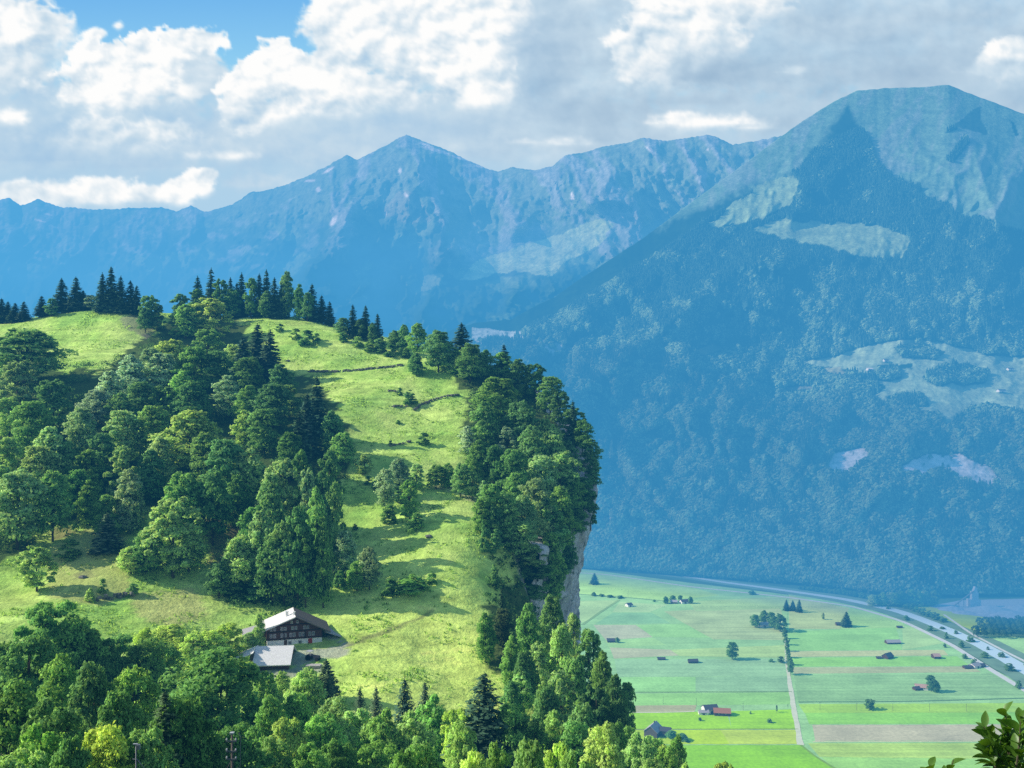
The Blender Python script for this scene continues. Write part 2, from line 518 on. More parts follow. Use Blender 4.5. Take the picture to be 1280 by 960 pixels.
def build_range():
    """the long far range with the pointed peak"""
    skyl = [(-700, 262, 7600), (-200, 250, 7600), (-60, 252, 7500), (0, 250, 7500), (12, 247, 7500), (26, 257, 7500), (48, 249, 7450), (72, 258, 7450), (120, 262, 7400), (200, 259, 7400),
            (222, 264, 7300), (238, 257, 7250), (256, 265, 7200), (290, 256, 7000), (312, 241, 6800), (342, 236, 6700), (380, 222, 6600), (412, 206, 6500), (433, 193, 6500), (446, 200, 6450),
            (470, 188, 6400), (508, 168, 6400), (530, 177, 6350), (560, 188, 6300), (592, 204, 6250), (622, 215, 6200), (640, 209, 6100), (668, 213, 6000), (690, 208, 5950), (706, 194, 5900),
            (732, 190, 5850), (756, 183, 5800), (786, 178, 5750), (803, 172, 5700), (832, 176, 5650), (862, 172, 5600), (886, 168, 5600), (902, 174, 5550), (916, 181, 5500), (945, 176, 5450), (985, 168, 5400), (1500, 160, 5400)]
    px = np.arange(-420, 1060, 1.6); s = np.linspace(0, 1, 300)
    U, S = np.meshgrid(px, s)
    top = curve([(a, b) for a, b, c in skyl], U); Y1 = curve([(a, c) for a, b, c in skyl], U)
    top = top + (1.6 * fbm(U / 14, U * 0, 4, 5) + 0.8 * gnoise(U / 3.7, U * 0, 8)) * 1.2
    py = 600 + (top - 600) * S
    Yd = 3300 + (Y1 - 3300) * S ** 1.25
    env = np.sin(np.pi * np.clip(S, 0, 1) ** 0.8) ** 0.6
    sk = U + 0.55 * (py - 200) * np.where(U > 508, -1, 1) * smooth(0, 200, np.abs(U - 508))
    wv = 18 * fbm(U / 60, py / 50, 3, 41)
    rid = ridged((sk + wv) / 75, py / 210, 5, 31, 0.52)
    D = -(rid - 0.5) * 620 - (ridged((U + wv) / 200, py / 170, 4, 77) - .5) * 700
    D -= 130 * fbm(U / 12, py / 16, 4, 15)
    # main spurs of the pointed peak
    for (x0, y0, x1, y1, a, wd) in ((508, 168, 412, 300, 420, 26), (508, 168, 545, 290, 260, 22), (433, 193, 350, 290, 300, 22), (706, 194, 640, 300, 350, 24), (803, 172, 700, 300, 300, 26), (560, 188, 640, 270, 250, 22)):
        t = np.clip(((U - x0) * (x1 - x0) + (py - y0) * (y1 - y0)) / ((x1 - x0) ** 2 + (y1 - y0) ** 2), 0, 1.3)
        dist = np.hypot(U - x0 - t * (x1 - x0) + 5 * fbm(U / 20, py / 20, 3, 6), py - y0 - t * (y1 - y0))
        D -= a * np.exp(-dist / wd) * np.minimum(1, t * 4 + .05)
    smo = np.exp(-(((U - 672) / 120) ** 2 + ((py - 312 + (U - 672) * .33) / 36) ** 2) ** 2)
    Yd = Yd + D * env * (1 - .88 * smo)
    x, y, z = P(U, py, Yd)
    h = fbm(U / 40, py / 30, 5, 3); hf = fbm(U / 7, py / 6, 4, 13)
    tl = 285 + 40 * h + np.where(U > 560, 20, 0)          # tree line
    c = np.zeros(U.shape + (3,)) + np.array([0.06, 0.11, 0.06])
    c = blend(c, ALP * 0.8, smooth(0.10, 0.26, fbm(U / 55, py / 26, 5, 91)) * smooth(430, 300, py))
    c = blend(c, (0.22, 0.31, 0.19), smooth(30, -25, py - tl))
    c = blend(c, ROCK, smooth(0.50, 0.66, rid + 0.2 * hf) * smooth(60, -30, py - tl) * 0.8)
    c = blend(c, SCREE, smooth(0.45, 0.2, rid + .1 * hf) * smooth(20, -60, py - tl) * smooth(300, 420, U) * 0.5)
    # pale cliffs on the wooded left slopes
    rk = smooth(0.12, 0.34, fbm(U / 34, py / 16, 5, 57) + .25 * hf) * np.exp(-((py - 303) / 34) ** 2) * (1 - smooth(300, 480, U))
    c = blend(c, ROCK * 1.05, rk * 0.75)
    for pol, col, k, sd_ in (
            ([(572, 352), (600, 324), (650, 308), (700, 292), (752, 272), (770, 280), (748, 306), (700, 334), (690, 345), (640, 338)], (0.50, 0.66, 0.34), 0.97, 1),
            ([(604, 352), (640, 346), (652, 360), (620, 366)], ALP, 0.5, 2),
            ([(436, 380), (452, 368), (462, 374), (448, 390)], (0.36, 0.46, 0.26), 0.8, 4),
            ([(478, 266), (496, 238), (520, 240), (540, 276), (512, 282)], (0.34, 0.34, 0.25), 0.6, 5),
            ([(415, 280), (440, 246), (455, 250), (430, 288)], ROCK, 0.5, 6),
            ([(505, 355), (540, 342), (560, 352), (520, 368)], (0.3, 0.4, 0.22), 0.7, 7)):
        c = blend(c, col, soft_poly(U, py, pol, 7, 200 + sd_) * k)
    sn = 0
    for (cx, cy, sx, sy, tlt) in ((545, 188, 22, 2.6, 0.28), (532, 181, 10, 2.2, .3), (573, 197, 12, 1.6, 0.3), (600, 208, 7, 1.3, .2), (412, 212, 9, 2.0, -.55), (398, 237, 4, 3, 0), (417, 276, 5, 5, -0.9), (500, 214, 2.2, 5, 0), (508, 244, 3, 3, .4),
                                  (482, 267, 1.5, 4, 0), (553, 240, 2, 3, 0), (715, 245, 2.5, 5, 0.4), (813, 188, 7, 2.2, 0.75), (885, 187, 1.8, 1.6, 0), (386, 226, 8, 1.5, -.1), (50, 276, 9, 1.2, .25), (68, 284, 6, 1, .2), (60, 268, 5, 1.0, .2)):
        yy = (py - cy - tlt * (U - cx)) / sy; xx = (U - cx) / sx
        sn = np.maximum(sn, smooth(1.15, 0.7, np.hypot(xx, yy) + 0.7 * hf))
    c = blend(c, SNOW, sn * 0.9)
    c = c * (1 + 0.25 * hf[..., None])
    V = np.stack([x, y, z], -1)
    back = V[-1:].copy(); back[..., 1] += 900; back[..., 2] -= 700
    V = np.concatenate([V, back]); c = np.concatenate([c, c[-1:]])
    me = np_mesh('mountain_range', V.reshape(-1, 3), grid_faces(V.shape[0], V.shape[1]), np.clip(c, .005, 1).reshape(-1, 3), True)
    link('mountain_range', me, terrain_mat('far_alpine_slope', [(0.012, 0.7, 1.3, None), (0.05, 0.7, 1.3, None)], [(0.02, 14, None)]), kind='structure')


build_range()


def mountain_surface(U, S):
    """the wooded mountain across the valley, from the plain's edge up to its ridge"""
    skyl = [(380, 440, 2700), (520, 418, 2750), (560, 414, 2780), (592, 404, 2800), (640, 399, 2820), (662, 386, 2850), (692, 372, 2950), (722, 351, 3050), (762, 325, 3200), (802, 299, 3350), (852, 262, 3550), (882, 240, 3650),
            (922, 211, 3800), (962, 181, 3950), (1002, 152, 4100), (1042, 127, 4220), (1072, 113, 4280), (1110, 110, 4300), (1150, 109, 4300), (1186, 106, 4300), (1200, 112, 4300), (1242, 128, 4250), (1282, 143, 4200), (1420, 200, 4000), (1700, 300, 3800)]
    base = [(380, 702), (600, 705), (730, 711), (800, 716), (900, 724), (1000, 731.5), (1060, 738), (1100, 744), (1140, 747), (1200, 746), (1280, 745), (1700, 742)]
    top = curve([(a, b) for a, b, c in skyl], U); Y1 = curve([(a, c) for a, b, c in skyl], U)
    top = top + 1.3 * fbm(U / 16, U * 0, 4, 5)
    bs = curve(base, U); Y0 = H0 * F / (bs - YH)
    py = bs + (top - bs) * S
    Yd = Y0 + (Y1 - Y0) * S ** 1.55
    env = np.clip(np.minimum(S * 6, (1 - S) * 7), 0, 1) * smooth(0, .5, np.minimum(S * 4, 1) + .2)
    wv = 25 * fbm(U / 90, py / 70, 3, 141)
    sk = U + 0.35 * (py - 400)
    rid = ridged((sk + wv) / 120, py / 260, 5, 131, 0.5)
    D = -(rid - 0.5) * 150 - (ridged((U - 0.6 * py + wv) / 260, py / 300, 4, 177) - .5) * 260
    D -= 30 * fbm(U / 22, py / 22, 5, 115)
    for (x0, y0, x1, y1, a, wd) in ((1072, 113, 985, 290, 170, 30), (1186, 106, 1240, 260, 180, 26), (960, 181, 700, 420, 120, 30), (985, 290, 760, 470, 220, 40), (880, 300, 620, 450, 160, 40)):
        t = np.clip(((U - x0) * (x1 - x0) + (py - y0) * (y1 - y0)) / ((x1 - x0) ** 2 + (y1 - y0) ** 2), 0, 1.2)
        dist = np.hypot(U - x0 - t * (x1 - x0) + 8 * fbm(U / 30, py / 30, 3, 6), py - y0 - t * (y1 - y0))
        D -= a * np.exp(-dist / wd) * np.minimum(1, t * 4 + .05)
    D = D * (0.35 + 0.65 * smooth(150, 330, py + 0.15 * np.abs(U - 1100)))
    flat = np.exp(-(((U - 1150) / 150) ** 2 + ((py - 478) / 58) ** 2) ** 2)
    flat = np.maximum(flat, np.exp(-(((U - 1035) / 120) ** 2 + ((py - 298) / 30) ** 2) ** 2)); flat = np.maximum(flat, np.exp(-(((U - 1186) / 85) ** 2 + ((py - 588) / 30) ** 2) ** 2)); flat = np.maximum(flat, np.exp(-(((U - 1060) / 45) ** 2 + ((py - 576) / 26) ** 2) ** 2))
    Yd = Yd + D * env * smooth(0, 0.35, S) * (1 - .85 * flat)
    return py, Yd, rid


MEADOWS = [  # clearings on the wooded mountain (bearing polygons)
    ([(990, 452), (1040, 446), (1085, 432), (1130, 424), (1170, 428), (1200, 436), (1250, 446), (1400, 452), (1400, 520), (1280, 512), (1232, 504), (1206, 508), (1186, 534), (1174, 516), (1130, 508), (1090, 496), (1110, 484), (1060, 462)], (0.30, 0.42, 0.25), 5),
    ([(1052, 458), (1060, 470), (1020, 462)], (0.27, 0.3, 0.15), 5),
    ([(884, 284), (905, 262), (948, 234), (990, 218), (1002, 226), (985, 256), (945, 276)], (0.29, 0.42, 0.21), 11),
    ([(936, 286), (985, 274), (1030, 278), (1090, 280), (1140, 298), (1130, 324), (1060, 318), (1010, 304)], (0.29, 0.41, 0.21), 12),
    ([(868, 438), (890, 428), (905, 438), (880, 444)], (0.16, 0.2, 0.08), 5),
    ([(975, 486), (1018, 482), (1022, 486), (985, 490)], (0.2, 0.22, 0.13), 3),
]
WOODS_IN = [  # woods standing inside those clearings
    [(1118, 436), (1150, 428), (1185, 440), (1170, 452), (1128, 446)], [(1150, 470), (1190, 452), (1240, 462), (1230, 480), (1170, 482)], [(1108, 494), (1150, 490), (1160, 506), (1120, 510)],
    [(1060, 470), (1120, 460), (1130, 474), (1080, 480)], [(1096, 455), (1140, 456), (1140, 462), (1096, 461)]]
CLIFFS = [[(1116, 586), (1160, 568), (1200, 568), (1240, 586), (1256, 604), (1226, 608), (1180, 588), (1150, 594)], [(1032, 590), (1040, 566), (1082, 560), (1088, 570), (1062, 590)], [(892, 702), (894, 686), (908, 685), (912, 700)],
          [(748, 655), (764, 645), (768, 660), (752, 662)], [(590, 446), (590, 410), (660, 416), (720, 436), (716, 470), (694, 462), (660, 432), (610, 425)], [(800, 525), (824, 519), (820, 526)], [(974, 695), (986, 688), (986, 698)]]


def mountain_cover(U, py):
    h = fbm(U / 45, py / 32, 5, 303); hf = fbm(U / 6, py / 6, 4, 313)
    up = curve([(560, 380), (640, 372), (720, 345), (800, 290), (880, 258), (940, 236), (1000, 210), (1040, 160), (1060, 130), (1075, 160), (1100, 205), (1130, 232), (1180, 262), (1240, 285), (1290, 296), (1700, 330)], U)
    forest = smooth(-9, 7, py - up + 16 * h + 9 * hf)
    # scattered gullies of trees above the tree line
    forest = np.maximum(forest, soft_poly(U, py, [(1180, 165), (1225, 132), (1228, 150), (1235, 168), (1200, 160)], 6, 401) * 0.8)
    forest = np.maximum(forest, soft_poly(U, py, [(1183, 200), (1205, 172), (1212, 176), (1192, 204)], 5, 402))
    forest = np.maximum(forest, soft_poly(U, py, [(1262, 150), (1266, 152), (1274, 170), (1268, 170)], 3, 403))
    mead = np.zeros_like(U); mc = np.zeros(U.shape + (3,))
    for i, (pol, col, wp) in enumerate(MEADOWS):
        a = soft_poly(U, py, pol, wp, 500 + i)
        mead = np.maximum(mead, a); mc = np.where(a[..., None] > 0, np.asarray(col), mc)
    for i, pol in enumerate(WOODS_IN):
        mead = mead * (1 - soft_poly(U, py, pol, 6, 540 + i))
    cl = np.zeros_like(U)
    for i, pol in enumerate(CLIFFS):
        cl = np.maximum(cl, soft_poly(U, py, pol, 5 if i < 2 else 4, 560 + i) * (.55 if i == 4 else 1))
    cl = cl * smooth(-0.55, -0.1, hf + 0.3 * h)
    forest = forest * (1 - mead) * (1 - cl)
    return forest, mead, mc, cl, h, hf


def build_mountain():
    px = np.arange(380, 1480, 1.7); s = np.linspace(0, 1, 420)
    U, S = np.meshgrid(px, s)
    py, Yd, rid = mountain_surface(U, S)
    x, y, z = P(U, py, Yd)
    forest, mead, mc, cl, h, hf = mountain_cover(U, py)
    c = np.zeros(U.shape + (3,)) + np.array([0.18, 0.30, 0.19])
    c = blend(c, SCREE * 1.0, smooth(0.05, 0.35, fbm((U + py * .3) / 18, py / 60, 5, 333)) * 0.6)
    c = blend(c, ROCK * .8, smooth(0.62, 0.75, rid + .15 * hf) * 0.4)
    c = blend(c, FOREST, forest)
    c = c * (1 - mead[..., None]) + mc * mead[..., None] * (1 + .25 * hf[..., None])
    c = blend(c, np.array([0.66, 0.72, 0.74]), cl)
    c = c * (1 + 0.22 * hf[..., None])
    V = np.stack([x, y, z], -1)
    back = V[-1:].copy(); back[..., 1] += 500; back[..., 2] -= 350
    V = np.concatenate([V, back]); c = np.concatenate([c, c[-1:]])
    me = np_mesh('mountain', V.reshape(-1, 3), grid_faces(V.shape[0], V.shape[1]), np.clip(c, .005, 1).reshape(-1, 3), True)
    link('mountain', me, terrain_mat('mountain_slope', [(0.02, 0.75, 1.25, None), (0.09, 0.75, 1.25, None)], [(0.05, 5, None)]), kind='structure')


build_mountain()


def build_forest():
    """the woods on the far mountainside: one mass of trees"""
    rng = np.random.default_rng(17)
    n = 200000
    # sample by ground area: candidates on the sheet, weighted by (distance)^2
    U = rng.uniform(540, 1420, n * 3); S = rng.uniform(0.0, 0.92, n * 3)
    pys, Yd, rid = mountain_surface(U, S)
    forest, mead, mc, cl, h, hf = mountain_cover(U, pys)
    ok = (forest > .5) & (rng.uniform(0, 1, len(U)) < np.clip((Yd / 3600) ** 1.2, .25, 1) * np.where(Yd > 3300, .8, 1))
    U, pys, Yd, h = U[ok], pys[ok], Yd[ok], h[ok]
    nr_ = (U > 850) & (pys > 225) & (pys < 630)
    m2 = np.zeros(len(U)); q7 = mountain_cover(U[nr_], pys[nr_] - 7); q3 = mountain_cover(U[nr_], pys[nr_] - 3); m2[nr_] = np.maximum(np.maximum(q7[1], q3[1]), np.maximum(q7[3], q3[3]))
    ok = m2 < .5
    U, pys, Yd, h = U[ok], pys[ok], Yd[ok], h[ok]
    x, y, z = P(U, pys, Yd)
    sc = rng.uniform(.55, 1.15, len(U)) * (1 + .35 * smooth(-.1, .4, h))
    # taller riverside wood along the foot
    conif = (rng.uniform(0, 1, len(U)) < smooth(-.15, .35, fbm(U / 30, pys / 26, 4, 601) + .25 * smooth(520, 330, pys) + .25 * smooth(400, 300, pys) - .05)).astype(float)
    protos = []
    def proto(name, pts_n, tall, seed):
        r = np.random.default_rng(seed)
        if tall:
            t = r.uniform(0, 1, pts_n) ** .8; a = r.uniform(0, 6.28, pts_n); rad = 3.6 * (1 - t) * r.uniform(.6, 1.05, pts_n) + .2
            pos = np.stack([rad * np.cos(a), rad * np.sin(a), 2 + 20 * t], 1); cn = np.stack([np.cos(a), np.sin(a), np.full(pts_n, .5)], 1)
            size = 1.5 * (1.15 - t * .6)
        else:
            d = r.normal(size=(pts_n, 3)); d /= np.linalg.norm(d, axis=1, keepdims=True); d[:, 2] = np.where(d[:, 2] < -.3, -d[:, 2], d[:, 2])
            lump = 1 + .22 * np.sin(4 * d[:, 0] + seed) * np.sin(5 * d[:, 1]) + .15 * np.sin(6 * d[:, 2] + 3 * d[:, 0])
            pos = d * lump[:, None] * r.uniform(.75, 1.02, pts_n)[:, None] * np.array([6.2, 6.2, 7.2]) + np.array([0, 0, 9.0]); cn = d; size = np.full(pts_n, 1.9)
        cn = cn / np.linalg.norm(cn, axis=1, keepdims=True)
        nr = cn + r.normal(0, .45, (pts_n, 3)); nr /= np.linalg.norm(nr, axis=1, keepdims=True)
        q = r.normal(size=(pts_n, 3)); tt = np.cross(nr, q); tt /= np.linalg.norm(tt, axis=1, keepdims=True); bb = np.cross(nr, tt)
        s = (size * r.uniform(.7, 1.3, pts_n))[:, None]
        v = np.stack([pos + tt * s, pos + bb * s * .7, pos - tt * s, pos - bb * s * .7], 1).reshape(-1, 3)
        return np_mesh(name, v, np.arange(4 * pts_n).reshape(-1, 4), attr={'cn': np.repeat(cn, 4, 0), 'shade': np.repeat(r.uniform(.75, 1.2, pts_n), 4)})
    gc = bpy.data.collections.new('forest_kinds')
    mats = [leaf_mat('far_leaves', .15, objcol=False, base=(0.26, 0.41, 0.23), nmix=.85, rnd=.35), leaf_mat('far_needles', .08, objcol=False, base=(0.11, 0.21, 0.14), nmix=.8, rnd=.3)]
    for i, (n_, tall, sd_) in enumerate(((130, False, 1), (110, False, 2), (120, True, 3))):
        me = proto('forest_tree', n_, tall, sd_); me.materials.append(mats[1 if tall else 0])
        gc.objects.link(bpy.data.objects.new('forest_kind_' + 'abc'[i], me))
    me = bpy.data.meshes.new('forest')
    me.vertices.add(len(x)); me.vertices.foreach_set('co', np.stack([x, y, z - 2], -1).astype(np.float32).ravel())
    for nm, arr in (('size', sc), ('turn', rng.uniform(0, 6.28, len(x)))):
        a = me.attributes.new(nm, 'FLOAT', 'POINT'); a.data.foreach_set('value', arr.astype(np.float32))
    a = me.attributes.new('sort', 'INT', 'POINT'); a.data.foreach_set('value', np.where(conif > 0, 2, rng.integers(0, 2, len(x))).astype(np.int32))
    me.update()
    o = link('forest', me, mats[0], kind='stuff')
    ng = bpy.data.node_groups.new('forest', 'GeometryNodeTree')
    ng.interface.new_socket('Geometry', in_out='INPUT', socket_type='NodeSocketGeometry'); ng.interface.new_socket('Geometry', in_out='OUTPUT', socket_type='NodeSocketGeometry')
    gi = ng.nodes.new('NodeGroupInput'); go = ng.nodes.new('NodeGroupOutput')
    ip = ng.nodes.new('GeometryNodeInstanceOnPoints'); ci = ng.nodes.new('GeometryNodeCollectionInfo')
    ci.inputs['Collection'].default_value = gc; ci.inputs['Separate Children'].default_value = True; ci.inputs['Reset Children'].default_value = True
    ip.inputs['Pick Instance'].default_value = True
    def na(nm, typ):
        q = ng.nodes.new('GeometryNodeInputNamedAttribute'); q.data_type = typ; q.inputs['Name'].default_value = nm; return q.outputs['Attribute']
    cx = ng.nodes.new('ShaderNodeCombineXYZ'); ng.links.new(na('turn', 'FLOAT'), cx.inputs['Z'])
    ng.links.new(gi.outputs[0], ip.inputs['Points']); ng.links.new(ci.outputs[0], ip.inputs['Instance'])
    ng.links.new(na('sort', 'INT'), ip.inputs['Instance Index']); ng.links.new(na('size', 'FLOAT'), ip.inputs['Scale']); ng.links.new(cx.outputs[0], ip.inputs['Rotation'])
    ng.links.new(ip.outputs[0], go.inputs[0])
    md = o.modifiers.new('trees', 'NODES'); md.node_group = ng
    return len(x)


print('forest trees', build_forest())
# ------------------------------------------------------------------ valley plain
def dehaze(rgb, px, py, Y, irr=1.0):
    """albedo whose sunlit surface shows as rgb through the air in front of it"""
    T, A = haze_path(px, py, Y)
    return np.clip((lin(rgb) - A) / T / irr, 0.012, 0.75)


MB().box(-20000, 20000, -3000, 20000, -3.0, -0.3).obj('ground', simple('valley_grass', (0.10, 0.19, 0.06), 0.95, (0.01, 0.3)), kind='structure')

IRR = 0.88


def field_mat(col, px, py, streak):
    Y = H0 * F / (py - YH)
    alb = dehaze(col, px, py, Y, IRR)
    m, nt, N, L, out = new_mat('crop')
    b = N.new('ShaderNodeBsdfDiffuse')
    rgb = N.new('ShaderNodeRGB'); rgb.outputs[0].default_value = (*[float(q) for q in alb], 1)
    geo = N.new('ShaderNodeNewGeometry'); p = geo.outputs['Position']
    c = vmul(nt, rgb.outputs[0], mapr(nt, noise_node(nt, 1.0, 4, p, .6, (0.004, 0.12, 1)), .3, .7, 1 - streak, 1 + streak))
    c = vmul(nt, c, mapr(nt, noise_node(nt, 1.0, 3, p, .6, (0.01, 0.5, 1)), .3, .7, 1 - streak * .8, 1 + streak * .8))
    c = vmul(nt, c, mapr(nt, noise_node(nt, 0.02, 6, p, .65), .3, .7, .80, 1.2))
    c = vmul(nt, c, mapr(nt, noise_node(nt, 0.3, 5, p), .3, .7, .85, 1.15))
    L.new(c, b.inputs['Color']); L.new(b.outputs[0], out.inputs[0])
    return m


NF = [0]


def plain_sheet(name, poly, mat, level, wob=0.0, kind='structure'):
    """a flat patch of land; edges subdivided and a little uneven"""
    pts = []
    for i in range(len(poly)):
        a, b = poly[i], poly[(i + 1) % len(poly)]
        n = max(1, int(math.hypot(b[0] - a[0], (b[1] - a[1])) / 9))
        for k in range(n):
            t = k / n
            pts.append(on_plain(a[0] + (b[0] - a[0]) * t, a[1] + (b[1] - a[1]) * t))
    rr = random.Random(len(pts) + NF[0])
    z = -0.25 + 0.03 * level + NF[0] * 0.0011
    NF[0] += 1
    vs = [(x + rr.uniform(-wob, wob), y + rr.uniform(-wob, wob), z) for x, y, _ in pts]
    me = bpy.data.meshes.new(name)
    me.from_pydata(vs, [], [list(range(len(vs)))[::-1]]); me.update()
    if me.polygons[0].normal.z < 0: me.flip_normals()
    return link(name, me, mat, kind=kind)


FIELDS = [  # polygon, colour as seen, streakiness
    ([(560, 708), (730, 711), (860, 728), (985, 743), (985, 960), (560, 960)], (140, 200, 160), .10),
    ([(985, 741), (1070, 756), (1130, 775), (1190, 804), (1240, 836), (1420, 920), (1420, 965), (985, 965)], (142, 204, 160), .10),
    ([(700, 712), (730, 713), (858, 732), (900, 744), (830, 750), (780, 746), (700, 741)], (150, 214, 170), .05),
    ([(690, 752), (772, 750), (734, 776), (690, 790)], (160, 204, 166), .05),
    ([(775, 752), (835, 756), (812, 765), (766, 765)], (160, 206, 172), .06),
    ([(744, 780), (766, 766), (815, 766), (838, 779)], (122, 188, 164), .04),
    ([(742, 781), (795, 781), (816, 796), (757, 800)], (176, 190, 178), .05),
    ([(795, 781), (868, 779), (890, 797), (816, 796)], (144, 214, 158), .05),
    ([(830, 764), (975, 756), (984, 800), (892, 799), (852, 777)], (164, 196, 166), .13),
    ([(860, 752), (985, 745), (985, 760), (870, 764)], (152, 198, 166), .10),
    ([(757, 801), (816, 797), (832, 806), (762, 810)], (152, 212, 160), .06),
    ([(762, 809), (838, 812), (850, 819), (768, 823)], (178, 190, 172), .05),
    ([(838, 812), (985, 806), (985, 822), (850, 820)], (166, 208, 156), .12),
    ([(768, 824), (985, 823), (985, 845), (772, 846)], (140, 196, 164), .08),
    ([(772, 846), (870, 846), (870, 864), (780, 865)], (140, 210, 150), .05),
    ([(870, 846), (986, 845), (988, 864), (870, 864)], (132, 188, 158), .10),
    ([(790, 867), (990, 865), (992, 880), (790, 882)], (140, 208, 140), .07),
    ([(790, 882), (870, 881), (868, 889), (790, 890)], (172, 176, 158), .06),
    ([(780, 891), (908, 889), (914, 911), (780, 911)], (150, 214, 92), .05),
    ([(912, 889), (994, 886), (997, 911), (914, 911)], (148, 208, 112), .10),
    ([(780, 912), (998, 912), (1001, 930), (780, 930)], (180, 208, 122), .12),
    ([(780, 912), (900, 912), (912, 930), (780, 930)], (170, 214, 108), .06),
    ([(780, 931), (1001, 931), (1018, 944), (1050, 965), (780, 965)], (138, 204, 88), .06),
    # east of the farm track
    ([(986, 744), (1062, 760), (1050, 786), (986, 786)], (168, 196, 164), .10),
    ([(1062, 760), (1100, 768), (1130, 780), (1130, 786), (1050, 786)], (150, 206, 160), .06),
    ([(986, 789), (1120, 784), (1128, 812), (986, 813)], (136, 206, 152), .06),
    ([(1128, 783), (1140, 783), (1180, 804), (1128, 812)], (160, 208, 166), .06),
    ([(988, 814), (1180, 812), (1186, 819), (988, 821)], (184, 198, 166), .05),
    ([(988, 822), (1196, 820), (1212, 832), (990, 833)], (136, 212, 140), .06),
    ([(990, 834), (1216, 833), (1226, 840), (992, 842)], (166, 182, 160), .06),
    ([(992, 843), (1240, 842), (1290, 866), (1290, 873), (998, 876)], (132, 190, 152), .14),
    ([(998, 880), (1400, 878), (1400, 890), (1006, 891)], (158, 216, 130), .07),
    ([(1006, 891), (1400, 890), (1400, 904), (1012, 905)], (140, 206, 132), .06),
    ([(1016, 906), (1400, 905), (1400, 925), (1018, 926)], (184, 184, 172), .04),
    ([(1010, 929), (1400, 928), (1400, 950), (1024, 946)], (172, 212, 138), .12),
    ([(1026, 946), (1400, 950), (1400, 968), (1054, 968)], (152, 206, 140), .10),
    # beyond the river
    ([(1100, 757), (1170, 757), (1240, 772), (1222, 796), (1160, 776)], (146, 190, 160), .09),
    ([(1222, 796), (1420, 795), (1420, 850), (1300, 826)], (150, 210, 164), .06),
    ([(1150, 762), (1216, 768), (1232, 780), (1222, 790)], (140, 186, 160), .08),
]
for i, (poly, col, st) in enumerate(FIELDS):
    cx_ = sum(p[0] for p in poly) / len(poly); cy_ = sum(p[1] for p in poly) / len(poly)
    plain_sheet('field', poly, field_mat((np.array(col) * 0.72 + np.array([164, 184, 164]) * 0.28) if cy_ < 880 else np.array(col) * .88 + np.array([150, 180, 140]) * .12, cx_, cy_, st), 1 if i < 2 else 2, 0.6)


def strip(name, pts, widths, col, level, rough=0.9, mat=None, wob=0.15):
    """a road, track, ditch or river following points on the plain"""
    P2 = [Vector(on_plain(*p)) for p in pts]
    # resample
    out = []; wd = []
    for i in range(len(P2) - 1):
        n = max(1, int((P2[i + 1] - P2[i]).length / 12))
        for k in range(n):
            out.append(P2[i].lerp(P2[i + 1], k / n)); wd.append(widths[i] + (widths[i + 1] - widths[i]) * k / n)
    out.append(P2[-1]); wd.append(widths[-1])
    # soften corners
    for _ in range(3):
        out = [out[0]] + [(out[i - 1] + out[i] * 2 + out[i + 1]) / 4 for i in range(1, len(out) - 1)] + [out[-1]]
    rr = random.Random(len(out))
    z = -0.25 + 0.03 * level + NF[0] * 0.0011; NF[0] += 1
    vs = []; fs = []
    for i, p in enumerate(out):
        d = (out[min(i + 1, len(out) - 1)] - out[max(i - 1, 0)]); d.z = 0; d.normalize()
        nrm = Vector((-d.y, d.x, 0)); h = wd[i] / 2
        vs += [(*(p + nrm * (h + rr.uniform(-wob, wob)))[:2], z), (*(p - nrm * (h + rr.uniform(-wob, wob)))[:2], z)]
        if i: fs.append((2 * i - 2, 2 * i - 1, 2 * i + 1, 2 * i))
    me = bpy.data.meshes.new(name); me.from_pydata(vs, [], fs); me.update()
    if me.polygons[0].normal.z < 0: me.flip_normals()
    if mat is None:
        mp = pts[len(pts) // 2]
        Y = H0 * F / (mp[1] - YH)
        mat = simple(name, tuple(float(q) for q in dehaze(col, mp[0], mp[1], Y, IRR)), rough, (0.15, 0.12))
    return link(name, me, mat, kind='structure')


# grassy river banks, the canalised river, roads and farm tracks
RIV = [(760, 709), (860, 720.5), (900, 727), (960, 735), (1010, 742), (1060, 749.5), (1125, 764), (1170, 781), (1225, 805), (1280, 836), (1400, 906)]
strip('river_bank', RIV, [34, 44, 46, 50, 52, 60, 66, 70, 70, 70, 70], None, 3, wob=.8, mat=simple('bank_grass', (0.21, 0.34, 0.19), .95, (0.05, .25)))
wm, nt, N, L, out = new_mat('river_water')
b = N.new('ShaderNodeBsdfPrincipled'); b.inputs['Base Color'].default_value = (0.66, 0.82, 0.84, 1); b.inputs['Roughness'].default_value = 0.55; b.inputs['Specular IOR Level'].default_value = 0.2
bp = N.new('ShaderNodeBump'); bp.inputs['Distance'].default_value = 0.12; L.new(noise_node(nt, 0.6, 4), bp.inputs['Height']); L.new(bp.outputs[0], b.inputs['Normal']); L.new(b.outputs[0], out.inputs[0])
strip('river', RIV, [12, 14, 14, 15, 16, 18, 20, 22, 23, 24, 25], None, 4, mat=wm, wob=.5)
strip('road', [(700, 714.2), (760, 718.2), (860, 733), (985, 746.5), (1066, 758), (1130, 777), (1190, 806), (1240, 838), (1290, 868), (1400, 930)], [5, 5.5, 6.5, 7, 7.5, 8, 8.2, 8.2, 8.2, 8.2], (214, 226, 208), 5)
strip('road', [(1180, 768), (1214, 792), (1256, 814), (1300, 836)], [4, 4.5, 5, 5], (200, 214, 206), 5)
strip('farm_track', [(983, 800), (983.5, 830), (988, 858), (993, 890), (998, 915), (1001, 931)], [4.5, 4.5, 5, 5.5, 5.5, 6], (196, 214, 190), 5, wob=.5)
